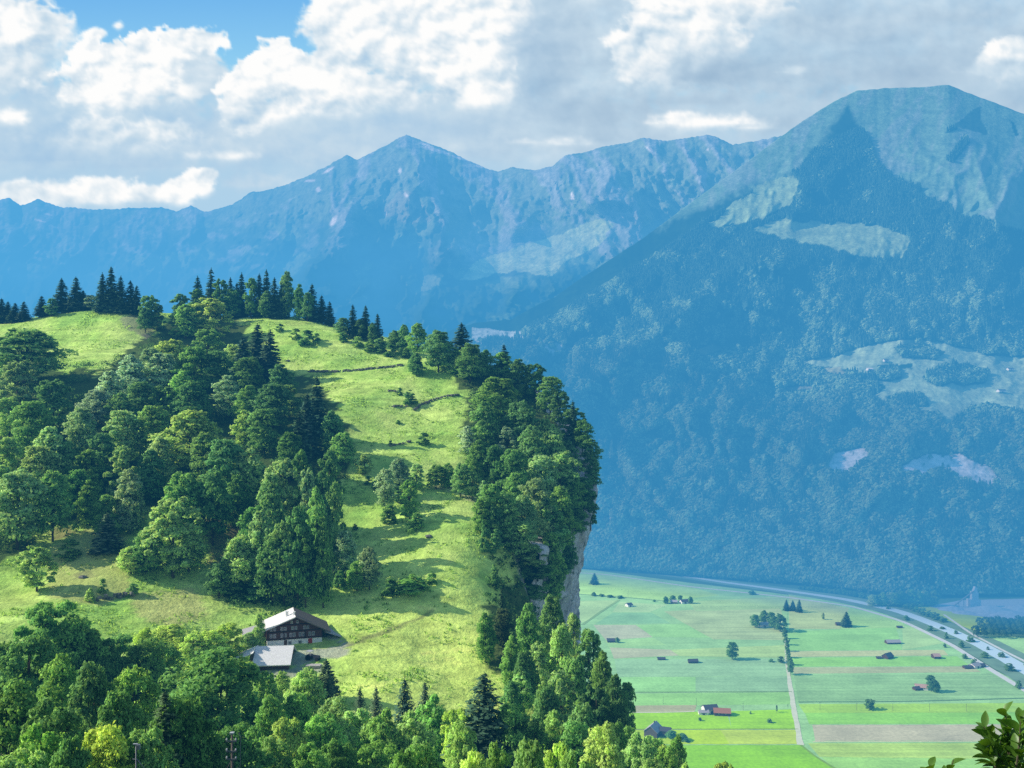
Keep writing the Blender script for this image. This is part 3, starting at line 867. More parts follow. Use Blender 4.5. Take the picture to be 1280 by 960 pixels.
strip('farm_track', [(1001, 931), (1016, 944), (1052, 965)], [2.5, 2.5, 3], (124, 168, 116), 5, wob=.5)
strip('farm_track', [(868, 889), (840, 890.5), (790, 890.5)], [2.2, 2.4, 2.4], (214, 216, 186), 5, wob=.4)
strip('ditch', [(700, 741), (781, 746.5), (845, 752.5)], [5, 5, 4], (112, 160, 150), 5, wob=.5)
strip('ditch', [(774, 750), (752, 764), (728, 781)], [5, 5, 5], (128, 172, 150), 5, wob=.5)
strip('ditch', [(700, 865.6), (860, 864.8), (990, 864.5)], [1.6, 1.6, 1.6], (96, 140, 120), 5, wob=.3)
strip('ditch', [(780, 911.3), (900, 911.2), (998, 911)], [1.5, 1.5, 1.5], (120, 146, 60), 5, wob=.2)
strip('ditch', [(998, 877.4), (1140, 876.5), (1300, 872)], [3.2, 3.0, 3.4], (98, 148, 136), 5, wob=.3)
strip('ditch', [(1016, 927), (1200, 926.6), (1400, 926)], [1.8, 1.8, 1.8], (214, 224, 176), 5, wob=.2)
# ------------------------------------------------------------------ the near alp: terrain
def tps_fit(pts, reg=2.0):
    p = np.array(pts, float); n = len(p); c = p[:, :2] / 100.0
    r2 = ((c[:, None] - c[None]) ** 2).sum(-1)
    K = 0.5 * r2 * np.log(np.maximum(r2, 1e-12)) + np.eye(n) * reg * 1e-3
    A = np.zeros((n + 3, n + 3)); A[:n, :n] = K; A[:n, n] = 1; A[:n, n + 1:] = c; A[n, :n] = 1; A[n + 1:, :n] = c.T
    sol = np.linalg.solve(A, np.concatenate([p[:, 2], [0, 0, 0]]))
    return c, sol


def tps_eval(fit, x, y):
    c, s = fit; n = len(c)
    x = np.asarray(x, float) / 100; y = np.asarray(y, float) / 100
    r = s[n] + s[n + 1] * x + s[n + 2] * y
    for i in range(n):
        r2 = (x - c[i, 0]) ** 2 + (y - c[i, 1]) ** 2
        r = r + s[i] * 0.5 * r2 * np.log(np.maximum(r2, 1e-12))
    return r


SURVEY = [(0, 408, 425), (60, 396, 435), (130, 387, 440), (200, 400, 432), (250, 404, 440), (330, 397, 450), (380, 401, 448), (430, 412, 440), (480, 428, 425), (530, 446, 405), (580, 452, 395),
          (40, 440, 392), (110, 440, 388), (180, 435, 398), (100, 470, 350), (160, 470, 355), (330, 420, 425), (400, 440, 405), (480, 460, 390), (560, 470, 378), (360, 470, 385),
          (440, 500, 350), (520, 510, 350), (590, 510, 352), (430, 550, 318), (500, 560, 315), (570, 560, 320), (610, 600, 302), (460, 590, 297), (540, 620, 283), (620, 660, 266), (430, 640, 275), (520, 680, 253), (600, 720, 242), (400, 700, 250), (480, 740, 231), (580, 765, 226), (630, 800, 216),
          (340, 758, 224), (372, 809, 203), (335, 811, 203), (402, 809, 203), (440, 803, 206), (520, 812, 207), (600, 825, 208), (430, 842, 190), (500, 862, 185), (580, 875, 186), (390, 838, 191), (330, 845, 188),
          (80, 745, 212), (170, 745, 218), (240, 765, 216), (150, 690, 238), (90, 680, 243), (200, 660, 250), (270, 650, 255), (300, 730, 232), (20, 740, 216),
          (50, 600, 272), (150, 600, 278), (250, 585, 290), (350, 600, 283), (385, 550, 312), (50, 520, 318), (200, 500, 340), (300, 465, 385), (300, 430, 425), (0, 650, 250),
          (640, 490, 378), (690, 520, 362), (725, 560, 338), (742, 610, 318), (735, 662, 304), (700, 690, 282), (670, 730, 258), (650, 770, 240)]
EXTRA = [(-100, 160, -54), (-60, 165, -58), (-20, 165, -64), (0, 170, -66), (-100, 130, -48), (-50, 130, -54), (0, 130, -62), (30, 130, -66), (-90, 100, -41), (-40, 100, -47), (0, 100, -53), (30, 100, -56),
         (-60, 60, -32), (0, 60, -36), (30, 60, -40), (-30, 30, -19), (0, 30, -20), (20, 30, -21), (0, 8, -7), (0, 0, -1.75), (-20, 0, -2), (20, 0, -3), (0, -20, 3),
         (-150, 200, -36), (-180, 250, -20), (-230, 300, 2), (-300, 430, 43), (-380, 400, 38), (-330, 250, 0), (-250, 150, -22), (-200, 60, -6), (-200, 0, 12),
         (-250, 540, 25), (-150, 540, 30), (-50, 540, 15), (40, 520, -20), (40, 450, -5), (20, 440, 4)]
TOPFIT = tps_fit([(P(*s)[0], s[2], P(*s)[2] - H0) for s in SURVEY] + EXTRA)
LOWFIT = tps_fit([(3, 262, -58), (10, 272, -74), (20, 288, -88), (35, 300, -110), (22, 240, -78), (35, 250, -90), (12, 225, -66), (30, 200, -80), (45, 190, -92), (10, 190, -63), (40, 150, -78), (20, 160, -70), (60, 130, -92), (25, 120, -64), (45, 105, -66), (30, 60, -40), (20, 30, -21), (45, 40, -40), (40, 0, -16)])
XB_Y = [-40, 60, 110, 150, 190, 262, 277, 291, 304, 320, 336, 355, 372, 440, 520, 600]
XB_X = [40, 32, 30, 25, 8, 1, 5, 10, 19, 23.5, 23, 19, 13, 7, -22, -60]
ED_Y = [-40, 0, 50, 100, 150, 200, 240, 290]; ED_X = [20, 26, 40, 56, 58, 50, 42, 34]


def ground(x, y, detail=True, lip=0.0):
    """height of the near terrain above the plain"""
    x = np.asarray(x, float); y = np.asarray(y, float)
    t = tps_eval(TOPFIT, x, y)
    l = tps_eval(LOWFIT, x, np.minimum(y, 300)) - 1.9 * np.maximum(0, x - np.interp(y, ED_Y, ED_X))
    l = np.minimum(l, 5)
    l = l + (-312 - l) * smooth(288, 312, y)
    sdist = x - lip - np.interp(y, XB_Y, XB_X)
    wd = np.interp(y, [0, 200, 250, 272], [14, 14, 10, 1.6])
    wgt = smooth(0, 1, sdist / wd)
    z = t * (1 - wgt) + l * wgt
    if detail:
        z = z + 2.0 * fbm(x / 34, y / 26, 5, 711) + 0.22 * fbm(x / 5, y / 5, 3, 712)
    return H0 + np.maximum(z, -312)


def ground_hit(px, py, y0=150, y1=470):
    """first place where the bearing (px, py) meets the near terrain"""
    Y = np.arange(y0, y1, 0.5)
    x, y, z = (px - CX) / F * Y, Y, H0 - (py - YH) / F * Y
    h = z - ground(x, y)
    k = np.where(h <= 0)[0]
    return float(Y[k[0]]) if len(k) else None


# zones of the alp, outlined by bearing
WOOD_ZONES = [
    [(-60, 450), (10, 420), (60, 420), (80, 470), (130, 462), (170, 430), (220, 395), (250, 380), (300, 395), (320, 440), (360, 470), (400, 480), (432, 530), (435, 590), (400, 620), (385, 660), (380, 700), (370, 740), (330, 742), (290, 735), (280, 700), (285, 660), (250, 640), (190, 640), (140, 645), (60, 655), (40, 690), (-60, 720)],
    [(575, 470), (575, 425), (610, 430), (650, 440), (700, 490), (760, 560), (760, 640), (730, 700), (720, 780), (650, 850), (610, 830), (600, 780), (620, 740), (650, 720), (630, 680), (640, 640), (610, 600), (600, 600), (585, 560), (585, 510)],
]


def build_hill():
    xs = np.arange(-390, 121, 1.3); ys = np.arange(-30, 571, 1.3)
    X, Y = np.meshgrid(xs, ys)
    Z = ground(X, Y)
    Ys = np.maximum(Y, 1.0)
    U = CX + X / Ys * F; V = YH - (Z - H0) / Ys * F
    n1 = fbm(X / 22, Y / 22, 5, 801); n2 = fbm(X / 5, Y / 5, 4, 802); n3 = fbm(X / 60, Y / 60, 4, 803)
    grass = np.array([0.42, 0.64, 0.12])
    c = np.zeros(X.shape + (3,)) + grass
    c = blend(c, (0.55, 0.72, 0.17), smooth(-.2, .35, n1 + 0.4 * n2))            # seeded, paler grass
    c = blend(c, (0.28, 0.50, 0.09), smooth(0.05, .40, -n1 + 0.5 * n2) * 0.8)       # lush patches
    c = blend(c, (0.60, 0.73, 0.19), smooth(0.0, 0.4, n3) * 0.5)
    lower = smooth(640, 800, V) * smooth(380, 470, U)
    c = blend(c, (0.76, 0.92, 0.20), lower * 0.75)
    # cow paths along the contours
    cp = fbm(X / 45, (Z + 1.5 * n1) / 1.1, 4, 811)
    c = c * (1 + 0.28 * smooth(0.05, 0.5, np.abs(cp))[..., None] * np.sign(cp)[..., None])

    def zone(poly, warp, sd):
        return inpoly(U + warp * fbm(X / 9, Y / 9, 4, sd), V + warp * .8 * fbm(X / 9 + 30, Y / 9, 4, sd + 1), poly).astype(float)
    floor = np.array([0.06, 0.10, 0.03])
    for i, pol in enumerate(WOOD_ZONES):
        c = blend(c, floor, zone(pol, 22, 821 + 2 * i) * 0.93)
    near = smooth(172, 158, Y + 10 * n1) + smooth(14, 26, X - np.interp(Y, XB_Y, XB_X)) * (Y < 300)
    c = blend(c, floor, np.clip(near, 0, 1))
    c = blend(c, floor, smooth(300, 350, U - 300) * 0)
    # stony and brown places
    for i, (pol, col, k) in enumerate((
            ([(150, 398), (178, 396), (196, 418), (180, 422), (160, 412)], (0.26, 0.24, 0.17), .7),
            ([(60, 690), (100, 660), (160, 668), (150, 710), (175, 740), (120, 760), (60, 745)], (0.5, 0.52, 0.16), .75),
            ([(255, 645), (300, 640), (300, 690), (262, 705)], (0.17, 0.15, 0.07), .85),
            ([(200, 740), (245, 735), (260, 770), (215, 790), (170, 770), (160, 745)], (0.55, 0.55, 0.19), .7),
            ([(62, 660), (90, 655), (95, 668), (66, 676)], (0.2, 0.14, 0.08), .7),
            ([(92, 716), (112, 712), (120, 722), (96, 726)], (0.24, 0.22, 0.12), .5),
            ([(536, 602), (566, 606), (602, 626), (640, 652), (634, 656), (596, 634), (560, 614), (536, 609)], (0.6, 0.6, 0.34), .6),
            # gravel yard, drive and path at the farmhouse
            ([(372, 814), (402, 811), (430, 806), (436, 813), (430, 821), (396, 824), (384, 830), (366, 832), (352, 828)], (0.42, 0.41, 0.34), .8),
            ([(404, 790), (418, 795), (440, 806), (436, 810), (420, 802), (404, 796)], (0.36, 0.36, 0.30), .9),
            ([(322, 838), (368, 834), (410, 832), (414, 838), (368, 846), (330, 850)], (0.34, 0.34, 0.28), .8),
            ([(436, 804), (470, 790), (510, 776), (548, 760), (549, 763), (512, 780), (470, 796), (438, 809)], (0.22, 0.23, 0.09), .7))):
        c = blend(c, col, zone(pol, 7 if i < 7 else 2.5, 841 + 2 * i) * k)
    # rock where the land falls away steeply
    gy, gx = np.gradient(Z, 1.3, 1.3)
    st = smooth(1.3, 2.2, np.hypot(gx, gy)) * (X > -20) * (Y > 255)
    c = blend(c, (0.36, 0.35, 0.33), st)
    c = c * (1 + 0.20 * n2[..., None])
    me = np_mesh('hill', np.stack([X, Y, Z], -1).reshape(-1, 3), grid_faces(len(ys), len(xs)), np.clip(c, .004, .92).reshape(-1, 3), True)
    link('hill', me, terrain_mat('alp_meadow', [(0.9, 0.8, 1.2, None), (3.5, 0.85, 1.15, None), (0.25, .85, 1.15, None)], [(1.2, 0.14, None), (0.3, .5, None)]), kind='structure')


build_hill()


def build_cliff():
    """limestone wall under the rim of the alp"""
    pts = [(-40, 560), (-20, 520), (7, 440), (13, 372), (19, 355), (23, 336), (23.5, 320), (19, 304), (10, 291), (5, 277), (1, 264)]
    p = np.array(pts, float); seg = np.hypot(*np.diff(p, axis=0).T); L = np.concatenate([[0], np.cumsum(seg)])
    u = np.arange(0, L[-1], 0.6)
    px = np.interp(u, L, p[:, 0]); py = np.interp(u, L, p[:, 1])
    for _ in range(20):
        px[1:-1] = (px[:-2] + 2 * px[1:-1] + px[2:]) / 4; py[1:-1] = (py[:-2] + 2 * py[1:-1] + py[2:]) / 4
    dx = np.gradient(px); dy = np.gradient(py); n = np.hypot(dx, dy); nx = -dy / n; ny = dx / n      # outward (valley side)
    top = ground(px - nx * 1.0, py - ny * 1.0) - 0.2
    d = np.concatenate([np.arange(0, 60, 0.6), np.arange(60, 330, 4.0)])
    U, Dn = np.meshgrid(u, d)
    rel = ridged(U / 9 + .4 * fbm(U / 20, Dn / 20, 3, 5), Dn / 40, 5, 901) * 2.6 + fbm(U / 3, Dn / 2.2, 4, 902) * 0.8 + fbm(U / 20, Dn / 7, 4, 903) * 2.0
    rel = rel * smooth(0, 6, Dn) + 7.5 - 0.24 * np.minimum(Dn, 34) - smooth(2.5, 0, Dn) * 8.5
    X = px[None] + nx[None] * rel; Y = py[None] + ny[None] * rel; Z = np.maximum(top[None] - Dn, -3)
    h = fbm(U / 6, Dn / 14, 5, 911); h2 = fbm(U / 1.5, Dn / 5, 4, 912)
    c = np.zeros(U.shape + (3,)) + np.array([0.60, 0.60, 0.59])
    c = blend(c, (0.27, 0.265, 0.26), smooth(0.0, .4, h2 + .3 * h)); c = blend(c, (0.58, 0.54, 0.48), smooth(.1, .45, h) * .6)
    c = blend(c, (0.12, 0.12, 0.125), smooth(.72, .92, ridged(U / 5, Dn / 26, 4, 921)) * .8); c = blend(c, (0.15, 0.15, 0.15), smooth(.75, .93, ridged(U / 18, Dn / 5, 4, 923)) * .6)
    c = blend(c, (0.05, 0.08, 0.03), smooth(0.28, .5, fbm(U / 5, Dn / 4, 4, 915) + .3 * smooth(6, 0, Dn)))
    me = np_mesh('cliff', np.stack([X, Y, Z], -1).reshape(-1, 3), grid_faces(len(d), len(u))[:, ::-1], np.clip(c, .01, 1).reshape(-1, 3), True)
    link('cliff', me, terrain_mat('limestone', [(0.7, 0.75, 1.25, (1, 1, .35)), (3.0, .8, 1.2, None)], [(1.0, .5, (1, 1, .4))]), kind='structure')


build_cliff()


def meadow_grass():
    """uncut tufts over the pasture"""
    rng = np.random.default_rng(31)
    x = rng.uniform(-260, 20, 120000); y = rng.uniform(172, 450, 120000)
    z = ground(x, y)
    U = CX + x / y * F; V = YH - (z - H0) / y * F
    ok = (x < np.interp(y, XB_Y, XB_X) - 1) & (np.abs(U - 640) < 680)
    for pol in WOOD_ZONES: ok &= ~inpoly(U, V, pol)
    ok &= ~inpoly(U, V, [(300, 805), (410, 785), (445, 805), (432, 826), (300, 850)])
    den = fbm(x / 14, y / 14, 4, 41) + .5 * fbm(x / 4, y / 4, 3, 42)
    ok &= den > rng.uniform(.0, .8, len(x))
    x, y, z = x[ok], y[ok], z[ok]
    nb = 5
    k = np.repeat(np.arange(len(x)), nb); n = len(k)
    a = rng.uniform(0, 6.28, n); h = rng.uniform(.25, .6, n); w_ = rng.uniform(.10, .22, n)
    bx = x[k] + rng.normal(0, .35, n); by = y[k] + rng.normal(0, .35, n); bz = z[k] - .05
    lx = np.cos(a) * h * .6; ly = np.sin(a) * h * .6
    tx = -np.sin(a) * w_; ty = np.cos(a) * w_
    v = np.stack([np.stack([bx - tx, by - ty, bz], 1), np.stack([bx + tx, by + ty, bz], 1), np.stack([bx + lx + tx * .3, by + ly + ty * .3, bz + h], 1), np.stack([bx + lx - tx * .3, by + ly - ty * .3, bz + h], 1)], 1).reshape(-1, 3)
    cn = np.tile([0, 0, 1.0], (n, 1)) + rng.normal(0, .3, (n, 3))
    sh = rng.uniform(.85, 1.2, len(x))[k] * rng.uniform(.9, 1.1, n)
    m = leaf_mat('meadow_grass', .35, rnd=0, nmix=.85, tint=(1.1, 1.1, .6))
    o = link('grass', np_mesh('grass', v, np.arange(4 * n).reshape(-1, 4), attr={'cn': np.repeat(cn, 4, 0), 'shade': np.repeat(sh, 4)}), m, kind='stuff')
    o.color = (.52, .80, .16, 1)


meadow_grass()
# ------------------------------------------------------------------ tree kinds
def unit(n, rng):
    v = rng.normal(size=(n, 3)); return v / np.linalg.norm(v, axis=1, keepdims=True)


def leaf_quads(pos, nrm, size, rng, aspect=0.62):
    """diamond leaves / sprays at pos facing nrm"""
    n = len(pos)
    r = unit(n, rng); t = np.cross(nrm, r); t /= np.maximum(np.linalg.norm(t, axis=1, keepdims=True), 1e-6); b = np.cross(nrm, t)
    s = size[:, None]
    v = np.stack([pos + t * s, pos + b * s * aspect + nrm * s * .12, pos - t * s, pos - b * s * aspect + nrm * s * .12], 1).reshape(-1, 3)
    f = np.arange(4 * n).reshape(n, 4)
    return v, f


def broadleaf_mesh(seed, nclump, nleaf, leaf, shape='round'):
    """20 m tall, 14 m wide crown of leaf sprays gathered in clumps; trunk with limbs"""
    rng = np.random.default_rng(seed)
    H, R = 20.0, 7.0
    cen = []; rad = []
    z0 = {'round': .18, 'tall': .12, 'loose': .16, 'bush': .04}[shape]
    tries = 0
    ph = rng.uniform(0, 6.28, 6)
    while len(cen) < nclump and tries < 20000:
        tries += 1
        h = rng.uniform(z0, 0.97); a = rng.uniform(0, 2 * math.pi)
        # silhouette radius at this height
        t = (h - z0) / (1 - z0)
        if shape == 'tall': prof = (math.sin(math.pi * min(1, t * .85 + .16)) ** 0.7) * (1 - 0.30 * t)
        elif shape == 'bush': prof = math.sqrt(max(0, 1 - (t * 1.0) ** 2.2))
        else: prof = math.sin(math.pi * (0.16 + 0.82 * t)) ** 0.62
        prof *= 0.82 + 0.14 * math.sin(2 * a + ph[0]) + 0.13 * math.sin(3 * a + 5 * t + ph[1]) + 0.10 * math.sin(7 * t + ph[2] + a)
        rr = R * prof * rng.uniform(0.5, 0.92) if rng.random() < .85 else R * prof * rng.uniform(0, .5)
        r_ = rng.uniform(1.0, 2.3) * (0.75 + 0.35 * (1 - t)) * (1.15 if shape != 'loose' else .85)
        p = np.array([rr * math.cos(a), rr * math.sin(a), h * H - r_ * .5])
        if cen:
            d = np.linalg.norm(np.array(cen) - p, axis=1)
            if (d < 0.55 * (np.array(rad) + r_)).any(): continue
        cen.append(p); rad.append(r_)
    cen = np.array(cen); rad = np.array(rad)
    k = np.repeat(np.arange(len(cen)), nleaf)
    d = unit(len(k), rng)
    d[:, 2] = np.where(d[:, 2] < -0.35, -d[:, 2] * .6, d[:, 2]); d /= np.linalg.norm(d, axis=1, keepdims=True)
    rs = rng.uniform(0.45, 1.06, len(k)) ** 0.6
    lump = 1 + 0.22 * np.sin(d[:, 0] * 5 + k) * np.sin(d[:, 1] * 5 + 2 * k) + .15 * np.sin(d[:, 2] * 9 + k * 1.7)
    pos = cen[k] + d * (rad[k] * rs * lump)[:, None] * np.array([1.06, 1.06, .86])
    axis = np.array([0, 0, H * .45])
    outw = cen[k] - axis; outw /= np.maximum(np.linalg.norm(outw, axis=1, keepdims=True), .1)
    cn = d * 0.75 + outw * 0.45 + np.array([0, 0, .22]); cn /= np.linalg.norm(cn, axis=1, keepdims=True)
    nrm = cn * 0.8 + unit(len(k), rng) * 0.9; nrm /= np.linalg.norm(nrm, axis=1, keepdims=True)
    v, f = leaf_quads(pos, nrm, leaf * rng.uniform(.6, 1.35, len(k)), rng)
    # shade inside a clump put into the leaf colour, tips lighter; every clump its own tone
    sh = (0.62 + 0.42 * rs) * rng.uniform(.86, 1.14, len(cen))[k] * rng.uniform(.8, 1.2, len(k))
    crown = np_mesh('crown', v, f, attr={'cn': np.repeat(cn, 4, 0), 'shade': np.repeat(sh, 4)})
    mb = MB()
    top = H * (.6 if shape != 'bush' else .3)
    mb.tube([(0, 0, -1.5), (0.05, 0, H * .12), (rng.uniform(-.3, .3), rng.uniform(-.3, .3), H * .35), (rng.uniform(-.5, .5), rng.uniform(-.5, .5), top)], [.42, .32, .25, .1], 7)
    for i in rng.permutation(len(cen))[:14]:
        c = cen[i]; zb = max(H * .12, c[2] * .55 - 1)
        mb.tube([(0, 0, zb), tuple(c * np.array([.5, .5, 1]) - np.array([0, 0, 1.2])), tuple(c)], [.17, .1, .04], 5)
    return mb.mesh('trunk', True), crown


def spruce_mesh(seed, whorls=30, per=9, leaf=.5, wide=1.0):
    """20 m tall, 7 m wide conifer: tiers of drooping boughs"""
    rng = np.random.default_rng(seed)
    H, R = 20.0, 3.5
    P_, N_, S_, C_, SH = [], [], [], [], []
    for w_ in range(whorls):
        t = (w_ + rng.uniform(-.3, .3)) / whorls
        h = 0.06 + 0.92 * t
        r = R * (1 - t) ** 0.7 * wide * rng.uniform(.82, 1.1) + .12
        nb = max(4, int(per * (1 - .45 * t)))
        a0 = rng.uniform(0, 6.28)
        for b_ in range(nb):
            a = a0 + 6.283 * b_ / nb + rng.uniform(-.25, .25)
            L = r * rng.uniform(.7, 1.12)
            if rng.random() < .07: continue
            m = max(3, int(3 + L * 4.5))
            s = np.linspace(.08, 1, m)
            droop = -0.34 * L * s ** 1.4 + 0.16 * L * s ** 3
            side = rng.normal(0, .22, m) * L * (0.35 + .4 * s * (1.2 - s))
            x = L * s * math.cos(a) - side * math.sin(a); y = L * s * math.sin(a) + side * math.cos(a)
            z = h * H + rng.normal(0, .16) + droop * rng.uniform(.6, 1.5) - np.abs(side) * .3 + rng.normal(0, .09, m)
            P_.append(np.stack([x, y, z], 1))
            o = np.array([math.cos(a), math.sin(a), .55]); o /= np.linalg.norm(o)
            C_.append(np.tile(o, (m, 1)))
            nn = np.array([math.cos(a) * .25, math.sin(a) * .25, 1.0]) + rng.normal(0, .38, (m, 3)); N_.append(nn / np.linalg.norm(nn, axis=1, keepdims=True))
            S_.append(leaf * rng.uniform(.65, 1.25, m) * (0.62 + .5 * (1 - t)))
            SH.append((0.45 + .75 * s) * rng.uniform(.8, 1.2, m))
    tip = np.stack([rng.normal(0, .06, 8), rng.normal(0, .06, 8), np.linspace(H * .95, H * 1.0, 8)], 1)
    P_.append(tip); C_.append(np.tile([0, 0, 1.0], (8, 1))); N_.append(unit(8, rng)); S_.append(np.full(8, leaf * .4)); SH.append(np.full(8, 1.))
    pos, nrm, cn, sz, sh = map(np.concatenate, (P_, N_, C_, S_, SH))
    v, f = leaf_quads(pos, nrm, sz, rng, .5)
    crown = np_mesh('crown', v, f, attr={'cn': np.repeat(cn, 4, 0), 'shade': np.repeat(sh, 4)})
    mb = MB(); mb.tube([(0, 0, -1.5), (0, 0, H * .5), (0, 0, H * .97)], [.3, .2, .03], 7)
    return mb.mesh('trunk', True), crown


LEAF = leaf_mat('broad_leaves', 0.46, nmix=0.72, rnd=.16)
NEEDLE = leaf_mat('needles', 0.10, nmix=0.6, rnd=.15)
BARK = simple('bark', (0.085, 0.065, 0.05), .95, (2.5, .35), (1, 1, .25))
PALEBARK = simple('pale_bark', (0.22, 0.19, 0.155), .95, (2.5, .35), (1, 1, .25))

KIT = {'near': [broadleaf_mesh(11 + i, 64, 330, .27, s) for i, s in enumerate(('round', 'round', 'round', 'loose', 'round', 'tall'))],
       'mid': [broadleaf_mesh(41 + i, 56, 150, .42, s) for i, s in enumerate(('round', 'tall', 'tall', 'loose', 'round', 'loose', 'round'))],
       'bush': [broadleaf_mesh(71 + i, 30, 110, .8, 'bush') for i in range(3)],
       'far': [broadleaf_mesh(81 + i, 34, 60, .75, s) for i, s in enumerate(('round', 'tall', 'round'))],
       'S': [spruce_mesh(101 + i, 30, 11, .72, 1.15) for i in range(4)], 'Snear': [spruce_mesh(121 + i, 58, 15, .36, 1.1) for i in range(3)]}
for k, lst in KIT.items():
    for tr, cr in lst:
        tr.materials.append(BARK); cr.materials.append(NEEDLE if k[0] == 'S' else LEAF)

TONE = {'d': (0.215, 0.44, 0.135), 'm': (0.31, 0.57, 0.155), 'l': (0.50, 0.76, 0.26), 'y': (0.58, 0.82, 0.20), 'p': (0.48, 0.70, 0.38), 'n': (0.08, 0.16, 0.085), 'k': (0.14, 0.22, 0.10)}
TWORD = {'d': 'dark green', 'm': 'mid green', 'l': 'light green', 'y': 'yellow-green', 'p': 'pale grey-green', 'n': 'blackish green', 'k': 'dark green'}
ORD = ['first', 'second', 'third', 'fourth', 'fifth', 'sixth', 'seventh', 'eighth', 'ninth', 'tenth', 'eleventh', 'twelfth', 'thirteenth', 'fourteenth', 'fifteenth', 'sixteenth', 'seventeenth', 'eighteenth', 'nineteenth', 'twentieth',
       'twenty-first', 'twenty-second', 'twenty-third', 'twenty-fourth', 'twenty-fifth', 'twenty-sixth', 'twenty-seventh', 'twenty-eighth', 'twenty-ninth', 'thirtieth']
tr_rng = random.Random(5)
PLANTED = [0]
SKIP = {89, 90, 94, 288, 351, 361, 278, 68, 289, 73, 88, 211, 263, 350, 346, 96, 209, 347, 349, 114, 200}   # wholly behind other trees
TREES = []     # every tree record, for labels


def plant(kind, tone, x, y, z, w, h, kit, rec):
    """one tree: an Empty at its foot with trunk and crown"""
    PLANTED[0] += 1
    if PLANTED[0] - 1 in SKIP: return None
    name = {'S': 'spruce_tree', 'B': 'broadleaf_tree', 'U': 'bush'}[kind]
    i = tr_rng.randrange(len(KIT[kit]))
    tr, cr = KIT[kit][i]
    root = empty(name, (x, y, z), tr_rng.uniform(0, 6.28))
    w0 = 5.6 if kind == 'S' else 14.0
    root.scale = (w / w0, w / w0, h / 20.0)
    if kind != 'U':
        t = link('trunk', tr, None, root)
    c = link('crown', cr, None, root)
    q = TONE[tone]
    if rec['zone'] in ('front wood', 'farm trees') and kind == 'B': q = (q[0] * 1.12, q[1] * 1.10, q[2] * 1.0)
    j = tr_rng.uniform(.88, 1.12); g = tr_rng.uniform(.93, 1.07)
    c.color = (q[0] * j * g, q[1] * j, q[2] * j * tr_rng.uniform(.8, 1.2), 1)
    rec.update(root=root, kind=kind, tone=tone)
    TREES.append(rec)
    return root


def tree_by_top(kind, tone, px, py, wpx, y0, y1, hpref, kit, zone, hmin=5.0):
    """find the spot where a tree of about hpref metres has its top on bearing (px, py)"""
    Y = np.arange(y0, y1 + .1, 1.0)
    zt = H0 - (py - YH) / F * Y
    h = zt - ground((px - CX) / F * Y, Y, False, 7.0 if zone == 'cliff wood' else 0.0)
    k = int(np.argmin(np.abs(h - hpref) + (h < hmin) * 60))
    Y_ = float(Y[k]); hh = float(np.clip(h[k], hmin, 31))
    w = wpx / F * Y_
    x = (px - CX) / F * Y_
    z = zt[k] - hh
    plant(kind, tone, x, Y_, float(z), w, hh, kit, dict(zone=zone, px=px, py=py))


def tree_by_foot(kind, tone, px, foot, top, wpx, kit, zone, y0=150, y1=470, Y=None):
    Yf = Y
    for up in (0, 3, 6, 9, 12, 16, 20):      # the foot may lie just behind the crest
        if Yf: break
        Yf = ground_hit(px, foot + up, y0, y1)
        if Yf and up: Yf += 6
    if Yf is None: return
    x = (px - CX) / F * Yf
    z = float(ground(x, Yf))
    hh = H0 - (top - YH) / F * Yf - z
    plant(kind, tone, x, Yf, z - .2, wpx / F * Yf, max(hh, .8), kit, dict(zone=zone, px=px, py=top))


def rows(txt):
    for it in txt.replace('\n', ';').split(';'):
        it = it.split()
        if it: yield [int(q) if q.lstrip('-').isdigit() else q for q in it]


# wood on the left-hand slope: kind tone bearing-x top-y width
for k, t, px, py, w in rows("""
B m 30 410 90; B l 22 448 46; B d 66 470 60; B l 8 545 52; B l 62 528 60; B p 101 508 44; B d 40 500 58; B p 138 462 46; B p 164 442 50; B p 187 434 46; B y 216 424 50
B y 262 370 54; B m 232 378 46; B p 203 440 46; B m 240 432 56; B m 226 462 48; B d 272 438 50; B l 295 430 44; B p 284 466 46; S n 322 404 30; S n 338 412 28; S n 304 420 28; B d 312 446 48; B d 350 452 46; B d 340 478 50
S n 396 470 27; B d 416 512 44; B m 430 540 34; S n 374 512 28; S n 384 490 26; B l 152 512 50; B m 192 506 52; B y 240 512 84; B l 200 542 48; B y 306 510 36; B l 312 556 56; B l 350 568 58; B d 280 548 56; B l 155 556 48; B p 162 584 50; B l 22 586 74; B m 66 588 54
B d 98 586 42; B m 110 560 44; B p 384 580 34; B m 396 606 40; B d 412 560 40; B m 338 590 52; B l 48 556 54; B d 266 588 56; B m 226 590 56; B d 240 476 50; B d 362 540 44
B m 330 510 44; B m 256 540 50; B d 126 540 48; B d 372 630 46; B m 260 408 46; B d 296 590 44; B l 12 496 44; B m 86 550 46; B d 176 476 44; B m 150 488 40
B d 320 632 46; B m 404 640 34; B d 382 660 40; B m 355 650 40; B d 340 668 44; B m 300 560 40; B d 402 580 36; B m 418 600 30; B m 362 480 36; B d 376 560 36; B l 260 446 40; B m 310 480 44; B d 188 560 44; B m 112 596 38; B m 206 480 42; B p 120 486 38"""):
    wm_ = w / F * 300
    tree_by_top(k, t, px, py, w * 1.04, 225, 425, 22 if k == 'S' else (26 if px > 335 and py > 555 else min(22, max(12, 1.35 * wm_))), 'S' if k == 'S' else 'mid', 'left wood')

